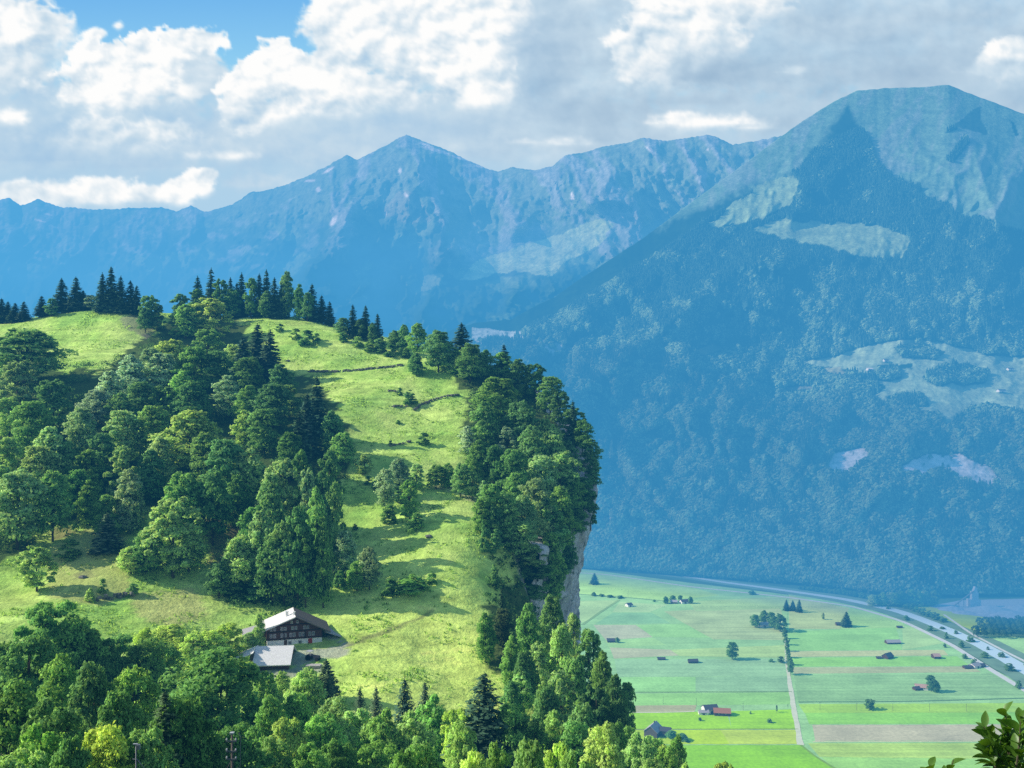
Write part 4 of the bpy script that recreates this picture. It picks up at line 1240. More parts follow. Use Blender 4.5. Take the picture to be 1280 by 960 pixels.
# trees round the sunny clearing: kind tone bearing-x foot top width
for k, t, px, ft, top, w in rows("""
B l 216 722 616 76; B m 184 716 656 56; B l 236 716 662 52; B l 164 718 682 42; B m 134 672 616 44; B l 46 740 678 48; U m 88 698 673 32; B l 326 742 634 52; B l 300 742 668 54; B m 344 748 682 48; B m 362 744 688 36; B m 338 690 640 44
U l 112 752 734 14; U l 128 742 722 14; U m 166 744 728 16; B d 378 722 660 34; B d 274 748 700 34; B d 350 700 620 44; U d 322 752 724 40; U d 296 750 728 34"""):
    tree_by_foot(k, t, px, ft, top, w, 'mid' if k == 'B' else 'bush', 'clearing')
# wind-bent pine with a bare trunk on the clearing
tree_by_foot('S', 'k', 134, 690, 640, 30, 'S', 'pine')

# conifers and broadleaves along the skyline
for k, t, px, ft, top, w in rows("""
S n 2 404 372 16; S n 10 404 376 14; S n 19 403 378 15; S n 30 402 376 14; S n 52 396 369 15; B d 64 396 372 20; S n 77 390 347 20; S n 95 388 345 19; S n 104 388 362 14; B p 113 388 368 22; S n 128 390 340 16; S n 139 390 332 18; S n 151 391 344 16
S n 163 392 350 17; B d 178 396 362 20; S n 171 394 356 14; B m 186 410 366 30; B d 196 414 378 26; B d 182 416 384 24
B d 226 408 366 34; S n 247 400 344 18; S n 264 396 334 18; B d 276 398 346 26; S n 288 396 346 14; S n 302 396 340 16; B d 314 398 346 24; S n 324 396 341 16; S n 333 396 336 15; S n 343 398 346 15; B d 358 398 337 28; B d 374 400 352 20; S n 390 402 354 17
S n 402 404 368 14; S n 412 408 376 13; B d 384 402 364 18; B d 246 402 360 28; S n 296 397 352 14; S n 352 398 350 14; B d 290 398 360 24; B m 334 398 362 24
S n 441 422 380 14; S n 457 424 381 15; S n 472 430 391 13; B d 428 420 396 20; B d 450 424 398 20; B d 466 430 402 18; U d 430 428 414 16; U m 448 434 420 18; U m 462 440 424 18; U d 476 440 422 22; B d 494 440 412 24; B d 505 444 404 22; B m 522 448 403 28
U m 370 424 410 16; U d 384 432 412 26; U d 350 414 404 12; U d 396 426 416 12; U d 488 446 430 20"""):
    tree_by_foot(k, t, px, ft, top, w, {'B': 'mid', 'S': 'S', 'U': 'bush'}[k], 'skyline', 300, 500)

# wood along the rim of the cliff
for k, t, px, py, w in rows("""
B d 548 412 44; S n 577 403 28; B d 588 428 42; B m 568 432 30; B d 606 436 34; B m 628 440 34; S n 630 430 18; B d 648 446 40; B d 668 452 40; B d 688 470 38; B d 700 488 34; B d 716 508 34; S n 716 500 16; B d 728 524 30; B d 738 548 26; B d 742 570 24
B m 622 470 66; B d 606 500 46; B p 612 520 30; B p 634 530 34; B d 650 500 52; B d 664 530 50; B d 640 560 44; B p 584 530 26; B m 598 548 36; B d 618 556 36; B m 680 520 46; B m 694 540 44
B l 690 528 44; B l 700 560 56; B l 676 568 46; B m 716 590 40; B l 668 596 54; B m 700 606 50; B d 730 596 30; B d 738 612 24; B m 646 590 36; B m 614 604 36; B m 634 616 36; B l 654 618 40; B m 690 630 48; B d 716 632 40; B d 728 650 24
B l 648 650 46; B l 664 680 42; B m 688 676 46; B d 672 704 44; B m 662 730 42; B m 686 664 40; B d 706 664 34; B m 652 700 38; B d 676 712 40; B d 694 690 30; B d 726 570 30; B d 710 548 36"""):
    wm_ = w / F * 330
    tree_by_top(k, t, px, py, w * 1.05, 262, 412, 18 if k == 'S' else min(21, max(11, 1.4 * wm_)), 'S' if k == 'S' else 'mid', 'cliff wood')

# trees below the meadow's lower corner and on the slope under the cliff
for k, t, px, py, w, y0, y1, hp in rows("""
B m 607 764 34 205 232 12; S n 627 734 14 215 240 14; B k 628 760 30 205 235 10; B m 660 748 46 200 240 19; B m 640 790 34 195 225 14; B m 690 742 40 210 250 20; B l 702 780 44 195 240 20; B l 672 800 44 195 230 17; B l 716 764 34 215 250 20
B m 736 784 50 190 235 20; B m 752 812 50 180 225 20; B d 768 840 46 175 215 20; B d 776 872 34 170 205 17; B m 716 820 50 180 220 20; B l 700 836 58 170 205 18; B d 744 850 50 165 205 18; B l 652 836 36 175 205 11; B d 656 812 36 185 215 14
B m 684 856 50 160 190 16; B d 640 850 36 170 195 11; B m 730 880 50 150 190 17; B m 770 900 40 150 185 16; B m 784 852 24 185 215 14"""):
    tree_by_top(k, t, px, py, w, y0, y1, hp, 'S' if k == 'S' else 'mid', 'slope wood', 7)

# orchard row and lone shrubs on the meadow
for k, t, px, ft, top, w in rows("""
B l 455 594 566 26; B p 482 640 584 30; B p 498 622 572 34; B m 512 652 596 34; B l 520 612 578 28; B m 545 612 580 28; B m 560 610 576 26; B m 576 622 578 28; B m 590 626 588 24; B l 604 632 598 22; U d 486 654 630 24; U m 520 662 640 24; U d 500 628 608 20
B p 432 726 662 34; B p 462 738 682 30; B m 446 740 700 32; U d 424 734 712 20; U m 510 742 716 40; U m 526 738 720 26; U d 488 744 722 26; U d 540 730 712 16
U d 512 506 486 20; U d 530 556 540 18; U d 498 530 524 8; U d 488 556 548 6; B d 520 470 440 26; B d 516 466 446 20; U d 520 452 436 16; U d 508 448 434 14; U d 500 494 484 8; U d 444 662 654 9; U m 432 668 658 8; U d 470 612 600 14; U d 460 606 594 12
U d 618 736 704 14; U d 620 690 660 20; U d 606 690 648 16; B m 602 668 622 28; B d 616 676 630 24"""):
    tree_by_foot(k, t, px, ft, top, w, {'B': 'mid', 'U': 'bush'}[k], 'meadow')

# round the farmhouse
for k, t, px, py, w, y0, y1, hp in rows("""
B l 324 766 20 196 206 9; B p 310 790 24 194 204 5; B y 312 826 26 178 186 5; B l 372 828 34 176 184 7; B l 386 832 30 172 182 7; B l 352 838 28 170 180 7; S k 408 824 28 176 182 9; B y 285 776 46 185 205 9; B y 262 786 44 182 200 9; B y 214 780 62 180 200 9; B y 244 790 44 175 195 9; B y 182 784 40 190 205 7; B y 336 846 30 165 180 8; B y 300 812 40 170 190 10"""):
    tree_by_top(k, t, px, py, w, y0, y1, hp, 'S' if k == 'S' else 'near', 'farm trees', 4)

# wood in front of the viewpoint
for k, t, px, py, w, y0, y1, hp in rows("""
B m 14 748 76 110 150 22; B d 62 742 88 108 150 24; B m 96 766 64 105 150 22; B d 34 790 84 95 135 22; B m 112 786 70 105 150 20; B d 146 786 60 110 160 20; B m 74 816 78 90 130 20; B d 114 824 72 92 130 20; B d 18 842 88 80 118 20; B m 178 796 60 110 160 20; B m 204 800 56 120 160 17
B d 268 806 124 95 135 23; B m 170 830 74 90 130 20; B d 150 862 76 80 115 18; B y 130 900 88 66 92 15; B l 22 928 80 60 86 14; B d 230 866 80 85 118 20; B d 64 868 84 75 108 18; B m 328 838 52 110 150 19; B m 338 866 56 95 135 18; B d 296 896 74 80 112 16; S k 206 860 74 84 112 20
B l 384 836 52 120 155 18; B m 372 862 54 100 140 18; B l 420 866 54 105 145 18; B y 356 890 50 90 125 16; B m 404 890 62 88 120 16; B d 90 920 60 64 92 14; B m 180 900 70 70 100 16; B d 262 916 76 70 100 14; B m 50 900 70 66 92 15; B y 240 826 50 105 150 17
S k 410 834 34 140 165 17; S k 450 858 34 128 160 17; S k 470 856 34 128 160 18; S n 506 846 50 118 150 21; S k 531 850 36 122 155 19; B l 446 882 54 98 135 17; B m 480 884 56 96 130 17; B m 542 866 54 110 150 18; B l 514 886 54 92 130 17; B y 570 878 44 104 140 17
S n 605 840 92 112 140 22; B m 640 878 56 100 140 18; B l 576 900 48 88 122 16; B m 662 886 54 100 140 18; B l 694 886 54 105 145 17; B m 722 896 52 100 140 17; B y 756 900 64 92 130 18; B y 700 920 54 80 115 15; B m 660 920 60 76 110 15; B l 800 912 46 105 145 16; B l 818 921 40 118 150 15; B m 846 917 34 118 150 15; B m 834 928 34 110 140 14; B m 786 906 34 125 160 15
B y 832 930 40 110 148 15; B m 852 926 34 125 155 14; B l 874 936 36 112 148 14; B y 904 944 34 112 148 13; B d 922 948 40 122 152 13; B m 938 956 26 125 150 12; B y 760 934 56 78 108 14; B l 816 946 46 90 122 13; B m 620 926 60 72 104 14; B m 530 922 64 72 105 14; B m 470 920 66 72 105 14; B d 420 926 60 70 102 14; B m 340 920 66 70 100 14
B y 590 934 56 68 96 13; B m 720 934 60 72 104 13; B l 856 952 40 88 120 12; B m 564 936 54 68 96 13; B d 506 934 54 70 98 13; B m 384 930 60 66 96 13; B d 130 796 54 120 160 20; B d 4 800 60 95 130 20"""):
    tree_by_top(k, t, px, py, w * (1.05 if k == 'S' else 1.24), y0, y1, hp if k == 'S' else hp * .92, 'Snear' if k == 'S' else 'near', 'front wood', 8)


# undergrowth that closes the wood floor
def undergrowth():
    rng = np.random.default_rng(3)
    pos = []
    for pol, n, ya, yb in ((WOOD_ZONES[0], 1500, 200, 440), (WOOD_ZONES[1], 700, 215, 410)):
        a = np.array(pol); px = rng.uniform(a[:, 0].min(), a[:, 0].max(), n * 4); py = rng.uniform(a[:, 1].min(), a[:, 1].max(), n * 4)
        ok = inpoly(px, py, pol); px, py = px[ok][:n], py[ok][:n]
        Yc = np.interp(py, [390, 500, 600, 740], [430, 335, 278, 218]) if ya == 200 else np.interp(py, [425, 500, 600, 700, 780, 850], [400, 365, 318, 282, 238, 200])
        pos.append(np.stack([(px - CX) / F * Yc, Yc], 1))
    x = rng.uniform(-100, 52, 900); y = rng.uniform(52, 172, 900); ok = (np.abs(x) < .62 * y) & (x < np.interp(y, ED_Y, ED_X) + 6); pos.append(np.stack([x[ok], y[ok]], 1))
    p = np.concatenate(pos); z = ground(p[:, 0], p[:, 1])
    keep = z > 100
    p, z = p[keep], z[keep]
    nl = 46
    k = np.repeat(np.arange(len(p)), nl); d = unit(len(k), rng); d[:, 2] = np.abs(d[:, 2])
    r = rng.uniform(1.0, 2.6, len(p))[k] * rng.uniform(.6, 1.05, len(k))
    q = np.stack([p[k, 0], p[k, 1], z[k]], 1) + d * r[:, None] * np.array([1.2, 1.2, 1.0])
    nn = d + unit(len(k), rng) * .8; nn /= np.linalg.norm(nn, axis=1, keepdims=True)
    v, f = leaf_quads(q, nn, .34 * rng.uniform(.6, 1.4, len(k)), rng)
    sh = rng.uniform(.5, 1.3, len(p))[k] * rng.uniform(.7, 1.2, len(k))
    me = np_mesh('undergrowth', v, f, attr={'cn': np.repeat(d * .8 + [0, 0, .2], 4, 0), 'shade': np.repeat(sh, 4)})
    o = link('undergrowth', me, LEAF, kind='stuff'); o.color = (0.13, 0.27, 0.08, 1)


undergrowth()
# ------------------------------------------------------------------ buildings and other things
WOODDARK = simple('dark_weathered_timber', (0.095, 0.045, 0.030), .85, (3, .4), (.6, .6, 6))
WOODGREY = simple('grey_weathered_timber', (0.11, 0.085, 0.07), .9, (3, .35), (4, 4, .6))
SHINGLE = simple('pale_roof_shingles', (0.80, 0.77, 0.71), .85, (2.2, .32), (3, 1, 6), bump=.03)
SHINGLE2 = simple('grey_roof_shingles', (0.42, 0.40, 0.39), .85, (2.0, .25), (3, 1, 6))
SHADEROOF = simple('shade_brown_shingles', (0.15, 0.125, 0.10), .9, (2.0, .35), (3, 1, 6))
TILE = simple('clay_tile_roof', (0.42, 0.18, 0.10), .85, (1.5, .2), (2, 1, 5))
TILEPALE = simple('pale_tile_roof', (0.55, 0.36, 0.28), .85, (1.5, .2), (2, 1, 5))
DARKROOF = simple('dark_slate_roof', (0.085, 0.08, 0.085), .8, (1.5, .25), (2, 1, 5))
PLASTER = simple('white_plaster', (0.80, 0.79, 0.75), .9, (1.5, .08))
REDPAINT = simple('red_painted_wood', (0.42, 0.05, 0.035), .7, (3, .15))
WHITEPAINT = simple('weathered_window_paint', (0.42, 0.41, 0.40), .6, (3, .05))
GLASS = simple('dark_window_glass', (0.10, 0.12, 0.14), .1, (2, .3), spec=.6)
STONE = simple('grey_field_stone', (0.17, 0.165, 0.15), .95, (1.2, .5), bump=.08)
METAL = simple('galvanised_metal', (0.22, 0.225, 0.23), .6, (3, .1), metal=.3)
WHITEMETAL = simple('white_fitting', (0.5, 0.5, 0.5), .4, (3, .05))
POLE = simple('old_pole_wood', (0.16, 0.13, 0.105), .9, (2, .3), (3, 3, .5))
RUBBER = simple('black_rubber', (0.02, 0.02, 0.02), .8, (3, .2))
DARKPAINT = simple('dark_machine_paint', (0.05, 0.055, 0.07), .4, (3, .2))
BOARD = simple('sawn_boards', (0.50, 0.46, 0.40), .85, (3, .2), (1, 6, 6))
GRAVEL = simple('pale_gravel', (0.38, 0.46, 0.52), .95, (0.3, .25), bump=.2)
CONCRETE = simple('pale_concrete', (0.44, 0.52, 0.58), .9, (0.5, .12))


def window(parent, x, z, w_, h_, y, mat=None):
    """casement on a wall whose face is at y (facing -y): frame, sub-part pane"""
    mb = MB(); t = .09
    mb.box(x - w_ / 2, x + w_ / 2, y - .06, y, z, z + t); mb.box(x - w_ / 2, x + w_ / 2, y - .06, y, z + h_ - t, z + h_)
    mb.box(x - w_ / 2, x - w_ / 2 + t, y - .06, y, z + t, z + h_ - t); mb.box(x + w_ / 2 - t, x + w_ / 2, y - .06, y, z + t, z + h_ - t)
    mb.box(x - .03, x + .03, y - .055, y, z + t, z + h_ - t)
    f = mb.obj('window', mat or WHITEPAINT, parent)
    MB().box(x - w_ / 2 + t, x + w_ / 2 - t, y - .025, y - .004, z + t, z + h_ - t).obj('pane', GLASS, f)
    return f


def roof_slab(x0, z0, x1, z1, y0, y1, t=.22):
    d = Vector((x1 - x0, z1 - z0)).normalized(); n = Vector((-d.y, d.x)) * t
    if n.y < 0: n = -n
    return MB().extrude([(x0, z0), (x1, z1), (x1 + n.x, z1 + n.y), (x0 + n.x, z0 + n.y)], y0, y1)


def farmhouse():
    X0, Yf = P(368.5, 809, 204)[0], 204.0
    zb = H0 - (808 - YH) / F * Yf
    r = empty('farmhouse', (X0, Yf, zb), math.radians(17), 'large dark timber farmhouse with white plaster ground floor and red door below the meadow', 'house')
    W = 6.35   # half width
    MB().box(-W + .15, W - .15, .1, 8.6, -2.5, 1.75).obj('base_wall', PLASTER, r)
    hl, hr, pk, px_ = 4.35, 3.75, 6.85, .15
    MB().extrude([(-W, 1.75), (W, 1.75), (W, hr), (px_, pk), (-W, hl)], 0, 8.8).obj('wall', WOODDARK, r)
    rf = roof_slab(-W - 1.0, hl - .40, px_ + .05, pk + .03, -1.1, 9.6).obj('roof', SHINGLE, r)
    roof_slab(px_ - .05, pk + .03, W + 1.7, hr - .82, -1.1, 9.6).obj('roof', SHADEROOF, r)  # right slope coloured dark brown to hold down its brightness as if shaded
    MB().box(-1.9, -1.3, 3.2, 3.8, 5.6, 7.4).box(-2.0, -1.2, 3.1, 3.9, 7.4, 7.55).obj('chimney', PLASTER, rf)
    MB().box(-.3, .1, 1.0, 1.4, 6.6, 7.7).box(-.4, .2, .9, 1.5, 7.7, 7.8).obj('chimney', PLASTER, rf)
    mb = MB()
    for z in (1.75, 3.55, 5.05): 
        ww = W if z < 3.7 else (pk - z) / (pk - 4.0) * W * .98
        mb.box(-ww, ww, -.12, -.003, z, z + .16)
    for x in (-W + .1, -2.4, 2.3, W - .1): mb.box(x - .1, x + .1, -.1, -.003, 1.92, 3.54)
    mb.obj('beam', simple('sooty_timber', (0.03, 0.018, 0.014), .85, (3, .3)), r)
    for x in (-5.3, -4.5, -2.9, -2.15, -.9, -.15, 1.2, 1.95, 3.4, 4.2): window(r, x, 2.25, .62, .95, -.002)
    for x in (-5.3, -4.5, -2.9, -2.15, -.5, .25, 2.2, 2.95): window(r, x, 3.85, .58, .82, -.002)
    for x in (-.7, .6): window(r, x, 5.3, .5, .7, -.002)
    window(r, -1.1, .55, .8, .75, .098); window(r, 1.2, .55, .8, .75, .098)
    d = MB().box(3.05, 3.95, .02, .099, -.2, 1.6).obj('door', REDPAINT, r)
    MB().box(3.12, 3.18, -.03, .019, .65, .8).obj('handle', METAL, d)
    MB().box(-2.4, -1.75, .0, .099, -.2, 1.6).obj('door', WOODDARK, r)
    # open lean-to at the right
    roof_slab(W + .4, 2.6, W + 4.4, 1.05, 1.0, 7.5, .15).obj('porch_roof', SHINGLE2, r)
    mb = MB()
    for y in (1.4, 4.2, 7.0): mb.box(W + 3.7, W + 3.85, y, y + .15, -1, 1.3)
    mb.obj('porch_post', WOODDARK, r)
    # rear annex with its own low roof
    MB().box(-W - 4.4, -W - .005, 4.2, 8.4, -2.5, 2.9).obj('annex_wall', WOODDARK, r)
    roof_slab(-W - 5.3, 2.55, -W - .01, 3.75, 3.3, 9.0, .18).obj('annex_roof', SHINGLE2, r)


farmhouse()


def farm_barn():
    Yf = 190.0
    x0 = P(339, 834, Yf)[0]; zb = float(ground(x0, Yf + 2)) - .6
    r = empty('barn', (x0, Yf, zb), math.radians(6), 'low timber barn with broad pale shingle roof in front of the dark farmhouse', 'barn')
    ze = H0 - (832 - YH) / F * Yf - zb      # eave height at the front
    zr = H0 - (808 - YH) / F * (Yf + 5.2) - zb
    MB().add([(-3.6, .6, -2), (3.6, .6, -2), (3.6, 9.8, -2), (-3.6, 9.8, -2), (-3.6, .6, ze + .15), (3.6, .6, ze + .15), (3.6, 9.8, ze + .15), (-3.6, 9.8, ze + .15), (-3.6, 5.2, zr - .1), (3.6, 5.2, zr - .1)],
             [(0, 1, 5, 4), (2, 3, 7, 6), (1, 2, 6, 9, 5), (3, 0, 4, 8, 7), (4, 5, 9, 8), (6, 7, 8, 9)]).obj('wall', WOODDARK, r)
    for s, (ya, za, yb, zb_) in enumerate(((-.25, ze - .05, 5.25, zr), (10.6, ze - .05, 5.15, zr))):
        t = .18
        MB().add([(-4.1, ya, za), (4.1, ya, za), (4.1, yb, zb_), (-4.1, yb, zb_), (-4.1, ya, za + t), (4.1, ya, za + t), (4.1, yb, zb_ + t), (-4.1, yb, zb_ + t)], [(0, 3, 2, 1), (4, 5, 6, 7), (0, 1, 5, 4), (1, 2, 6, 5), (2, 3, 7, 6), (3, 0, 4, 7)]).obj('roof', SHINGLE, r)
    MB().box(-1.2, 1.2, .5, .598, -1.5, ze - .7).obj('door', WOODGREY, r)
    # little gabled shed against its left end
    MB().extrude([(-8.2, -2), (-4.2, -2), (-4.2, zr - .55), (-8.2, zr - 2.1)], 2.0, 7.6).obj('annex_wall', WOODGREY, r)
    roof_slab(-8.9, zr - 2.35, -4.12, zr - .5, 1.3, 8.2, .16).obj('annex_roof', SHINGLE, r)


farm_barn()


def tractor():
    Y = ground_hit(391, 826, 170, 215); x = P(391, 826, Y)[0]
    r = empty('tractor', (x, Y, float(ground(x, Y))), math.radians(70), 'small dark tractor with white cab parked on the gravel yard', 'tractor')
    MB().box(-.35, .35, -1.7, .2, .55, 1.15).box(-.3, .3, -1.75, -1.7, .6, 1.05).obj('bonnet', DARKPAINT, r)
    MB().box(-.55, .55, .2, 1.3, .6, 1.2).obj('body', DARKPAINT, r)
    c = MB()
    for sx in (-.55, .48):
        for sy in (.22, 1.22): c.box(sx, sx + .07, sy, sy + .07, 1.2, 1.95)
    c.box(-.65, .65, .1, 1.4, 1.95, 2.05); c.obj('cab', WHITEMETAL, r)
    for sx, y, R in ((-.75, .9, .62), (.45, .9, .62), (-.62, -1.25, .4), (.4, -1.25, .4)):
        wmb = MB(); n = 16
        vs = [(sx + dx, y + math.cos(2 * math.pi * k / n) * R, R + math.sin(2 * math.pi * k / n) * R) for dx in (0, .3) for k in range(n)]
        wmb.add(vs, [list(range(n)), list(range(2 * n - 1, n - 1, -1))] + [[k, k + n, (k + 1) % n + n, (k + 1) % n] for k in range(n)])
        wmb.obj('wheel', RUBBER, r)


tractor()
Yb = ground_hit(392, 834, 165, 210); xb = P(392, 834, Yb)[0]
mb = MB(); rr = random.Random(4)
for lay in range(4):
    for k in range(7): mb.box(-1.6 + rr.uniform(-.1, .1), 1.6 + rr.uniform(-.1, .1), k * .24 - .8, k * .24 - .58, lay * .12, lay * .12 + .09)
mb.obj('board_stack', BOARD, loc=(xb, Yb, float(ground(xb, Yb)) + .05), label='low stack of pale sawn boards on the yard beside the barn', cat='boards')


# dry stone walls on the pasture
def stone_wall(pts, label, hgt=.9, y0=150, y1=470, group=None):
    w3 = []
    for px, py in pts:
        Y = ground_hit(px, py, y0, y1); w3.append(Vector((P(px, py, Y)[0], Y, 0)))
    mb = MB(); rr = random.Random(len(label))
    o = w3[0]
    for a, b in zip(w3[:-1], w3[1:]):
        L = (b - a).length; n = max(2, int(L / .75))
        for k in range(n):
            p = a.lerp(b, (k + .5) / n); z = float(ground(p.x, p.y, True))
            for lay in range(2):
                s = rr.uniform(.22, .6)
                if rr.random() < .16: continue
                m = Matrix.Translation(Vector((p.x + rr.uniform(-.3, .3), p.y + rr.uniform(-.7, .7), z - .2 + lay * hgt * .48)) - o) @ Matrix.Rotation(rr.uniform(0, 3), 4, 'Z') @ Matrix.Rotation(rr.uniform(-.25, .25), 4, 'X')
                mb.box(-s * 1.1, s * 1.1, -s * .8, s * .8, 0, hgt * rr.uniform(.45, .62), m)
    mb.obj('stone_wall', STONE, loc=o, label=label, cat='wall')


stone_wall([(384, 465), (410, 465), (432, 464), (452, 463), (470, 461), (490, 459), (506, 457)], 'long dark dry stone wall running level across the upper pasture', 1.0, 300)
stone_wall([(516, 514), (526, 507), (540, 501), (556, 497), (574, 495)], 'short curved dry stone wall climbing to the cliff wood', .95, 300)
stone_wall([(484, 489), (500, 491)], 'short broken run of field stones above the lone round shrub', .8, 300)
stone_wall([(486, 509), (508, 509)], 'short level run of stones left of the curved wall', .9, 300)
stone_wall([(487, 558), (500, 556), (514, 552)], 'brushy line of stones in the middle of the pasture', .8, 280)
stone_wall([(120, 752), (136, 749), (152, 747), (166, 746)], 'ruined stone wall in the sunny clearing', 1.3, 190, 250)
for i, (px, py, lb) in enumerate(((360, 452, 'grey boulder below the skyline spruces in the high pasture'), (104, 722, 'low dark boulder near the upper edge of the sunny clearing'), (536, 672, 'pale boulder in the lower pasture right of the orchard bushes'))):
    Y = ground_hit(px, py, 190, 470); rr = np.random.default_rng(i)
    me = bpy.data.meshes.new('boulder')
    import bmesh
    bm = bmesh.new(); bmesh.ops.create_icosphere(bm, subdivisions=3, radius=1.0)
    for v in bm.verts:
        n = float(gnoise(v.co.x * 1.3 + i * 7, v.co.y * 1.3 + v.co.z * 1.1, 5)); v.co *= 1 + .35 * n; v.co.z *= .6
    bm.to_mesh(me); bm.free()
    x = P(px, py, Y)[0]
    link('boulder', me, STONE, loc=(x, Y, float(ground(x, Y))), label=lb, cat='boulder')


# power pole and lamp mast rising out of the front wood
def power_pole():
    Y = 78.0; x, _, zt = P(290, 917, Y); zb = float(ground(x, Y))
    h = zt - zb
    r = empty('power_pole', (x, Y, zb), 0, 'old wooden power pole with white cap and insulator brackets among the front trees', 'power pole')
    MB().tube([(0, 0, -1), (0, 0, h * .5), (0, 0, h)], [.14, .12, .09], 8).obj('pole', POLE, r, True)
    MB().box(-.17, .17, -.17, .17, h, h + .12).obj('cap', WHITEMETAL, r)
    for z in (.7, 1.6, 2.3):
        MB().box(-.5, .45, -.16, -.1, h - z, h - z + .12).obj('crossarm', METAL, r)
        for sx in (-.42, .38):
            MB().tube([(sx, -.13, h - z + .12), (sx, -.13, h - z + .2), (sx, -.13, h - z + .34)], [.04, .09, .05], 8).obj('insulator', WHITEMETAL, r)
    MB().tube([(.1, -.1, h - 3.3), (.75, -.1, h - 2.9), (.8, -.1, h - .3), (.65, -.1, h + .1)], .035, 6).obj('cable_bend', METAL, r)
    MB().tube([(0, 0, h - 2.2), (-2.2, .6, h - 6.5)], .03, 5).obj('guy_wire', METAL, r)


power_pole()


def lamp_mast():
    Y = 62.0; x, _, zt = P(170, 931, Y); zb = float(ground(x, Y)); h = zt - zb
    r = empty('lamp_mast', (x, Y, zb), 0, 'slim metal mast with a small grey box head and slanting cable', 'mast')
    MB().tube([(0, 0, -.5), (0, 0, h)], [.055, .04], 8).obj('pole', METAL, r, True)
    MB().box(.05, .28, -.12, .12, h - .32, h + .02).obj('head', METAL, r)
    MB().box(-.2, .12, -.05, .05, h + .02, h + .09).obj('arm', WHITEMETAL, r)
    MB().tube([(-.25, 0, h - 1.0), (.1, 0, h - 1.05), (2.0, -.4, h - 3.0)], .035, 6).obj('cable', METAL, r)


lamp_mast()


# ---- valley houses and barns
def gable_house(px, py, wpx, lpx, h, roofm, wallm, label, cat, rz=0.0, name='barn', chim=False, win=0, door=True, pitch=.42, zfoot=None, Y=None, group=None):
    """house whose ridge runs across; wpx = length seen, lpx = depth in metres"""
    if Y is None:
        x, Y, _ = on_plain(px, py); z = -.2
    else: x = P(px, py, Y)[0]; z = P(px, py, Y)[2]
    L = wpx / F * Y / 2; D = lpx / 2
    r = empty(name, (x, Y + D, z), rz, label, cat, group)
    pk = h + D * pitch * 1.35
    MB().add([(-L, -D, 0), (L, -D, 0), (L, D, 0), (-L, D, 0), (-L, -D, h), (L, -D, h), (L, D, h), (-L, D, h), (-L, 0, pk), (L, 0, pk)],
             [(0, 1, 5, 4), (2, 3, 7, 6), (1, 2, 6, 9, 5), (3, 0, 4, 8, 7), (4, 5, 9, 8), (6, 7, 8, 9)]).obj('wall', wallm, r)
    o = .7; rs = None
    for sg in (-1, 1):
        ya = sg * (D + o); za = h - o * (pk - h) / D + .02; t = .2
        vs = [(-L - o, ya, za), (L + o, ya, za), (L + o, -.02 * sg, pk + .03), (-L - o, -.02 * sg, pk + .03)]
        vs += [(a, b, c + t) for a, b, c in vs]
        q = MB().add(vs, [(0, 3, 2, 1), (4, 5, 6, 7), (0, 1, 5, 4), (1, 2, 6, 5), (2, 3, 7, 6), (3, 0, 4, 7)]).obj('roof', roofm, r)
        rs = rs or q
    if chim: MB().box(L * .3, L * .3 + .9, -.5, .4, pk - 1, pk + 1.6).box(L * .3 - .1, L * .3 + 1.0, -.6, .5, pk + 1.6, pk + 1.75).obj('chimney', DARKROOF, rs)
    if door: MB().box(-1.3, 1.1, -D - .12, -D - .004, 0, min(2.9, h - .3)).obj('door', WOODGREY, r)
    for k in range(win): window(r, -L + (k + .7) * 2 * L / (win + .4), h * .45, 1.2, 1.3, -D - .003)
    return r


gable_house(904, 895, 20, 11, 3.4, TILE, WOODDARK, 'barn with orange tiled roof joined to the grey-roofed farm in the fields', 'barn', math.radians(-8), win=2)
gable_house(889, 892, 17, 12, 4.2, DARKROOF, PLASTER, 'farm building with dark grey roof left of the orange-roofed barn', 'farm building', math.radians(10), name='farm_building', win=3)
gable_house(880, 893.5, 12, 6, 2.6, SHINGLE2, PLASTER, 'low pale shed at the left end of the farm in the fields', 'shed', 0, name='shed', win=2)
gable_house(818, 921, 22, 13, 5.5, SHINGLE2, WOODGREY, 'grey-roofed house with dark chimney half hidden behind the front trees', 'house', math.radians(62), name='house', chim=True, win=2, pitch=.6)
gable_house(833, 921, 12, 9, 5.6, DARKROOF, WOODGREY, 'dark-roofed wing to the right of the chimney house behind the front trees', 'house', math.radians(-20), name='house')
gable_house(867, 829, 11, 7, 2.6, DARKROOF, WOODDARK, 'small dark field barn in the middle of the plain, left of the lone tree', 'barn', .1)
gable_house(863.5, 829, 5, 5, 1.8, DARKROOF, WOODDARK, 'tiny lean-to beside the small dark field barn', 'shed', 0, name='shed')
gable_house(827, 825, 9, 5, 1.8, DARKROOF, WOODDARK, 'long low dark shelter left of the small field barn', 'shed', 0, name='shed')
gable_house(786.5, 758.5, 7, 9, 3.2, DARKROOF, PLASTER, 'small house with dark roof and white wall near the hedge line', 'house', .5, name='house', win=1)
gable_house(764, 803, 9, 8, 2.6, DARKROOF, WOODDARK, 'dark barn at the plain edge beside the cliff-foot trees', 'barn', 0)
gable_house(856, 754.5, 10, 10, 3.4, DARKROOF, PLASTER, 'white house with dark roof in a clump of trees far out on the plain', 'house', .3, name='house', win=2)
gable_house(843, 754.5, 8, 8, 3.0, SHINGLE2, WOODGREY, 'grey outbuilding at the left of the far house clump', 'barn', -.2)
gable_house(955.5, 784, 11, 10, 3.6, SHINGLE2, PLASTER, 'pale-roofed house at the foot of the dark tree group by the farm track', 'house', .2, name='house', win=2)
gable_house(1048.5, 782, 5, 6, 2.8, DARKROOF, WOODDARK, 'small dark hut beside the pair of tall spruces', 'hut', 0, name='hut')
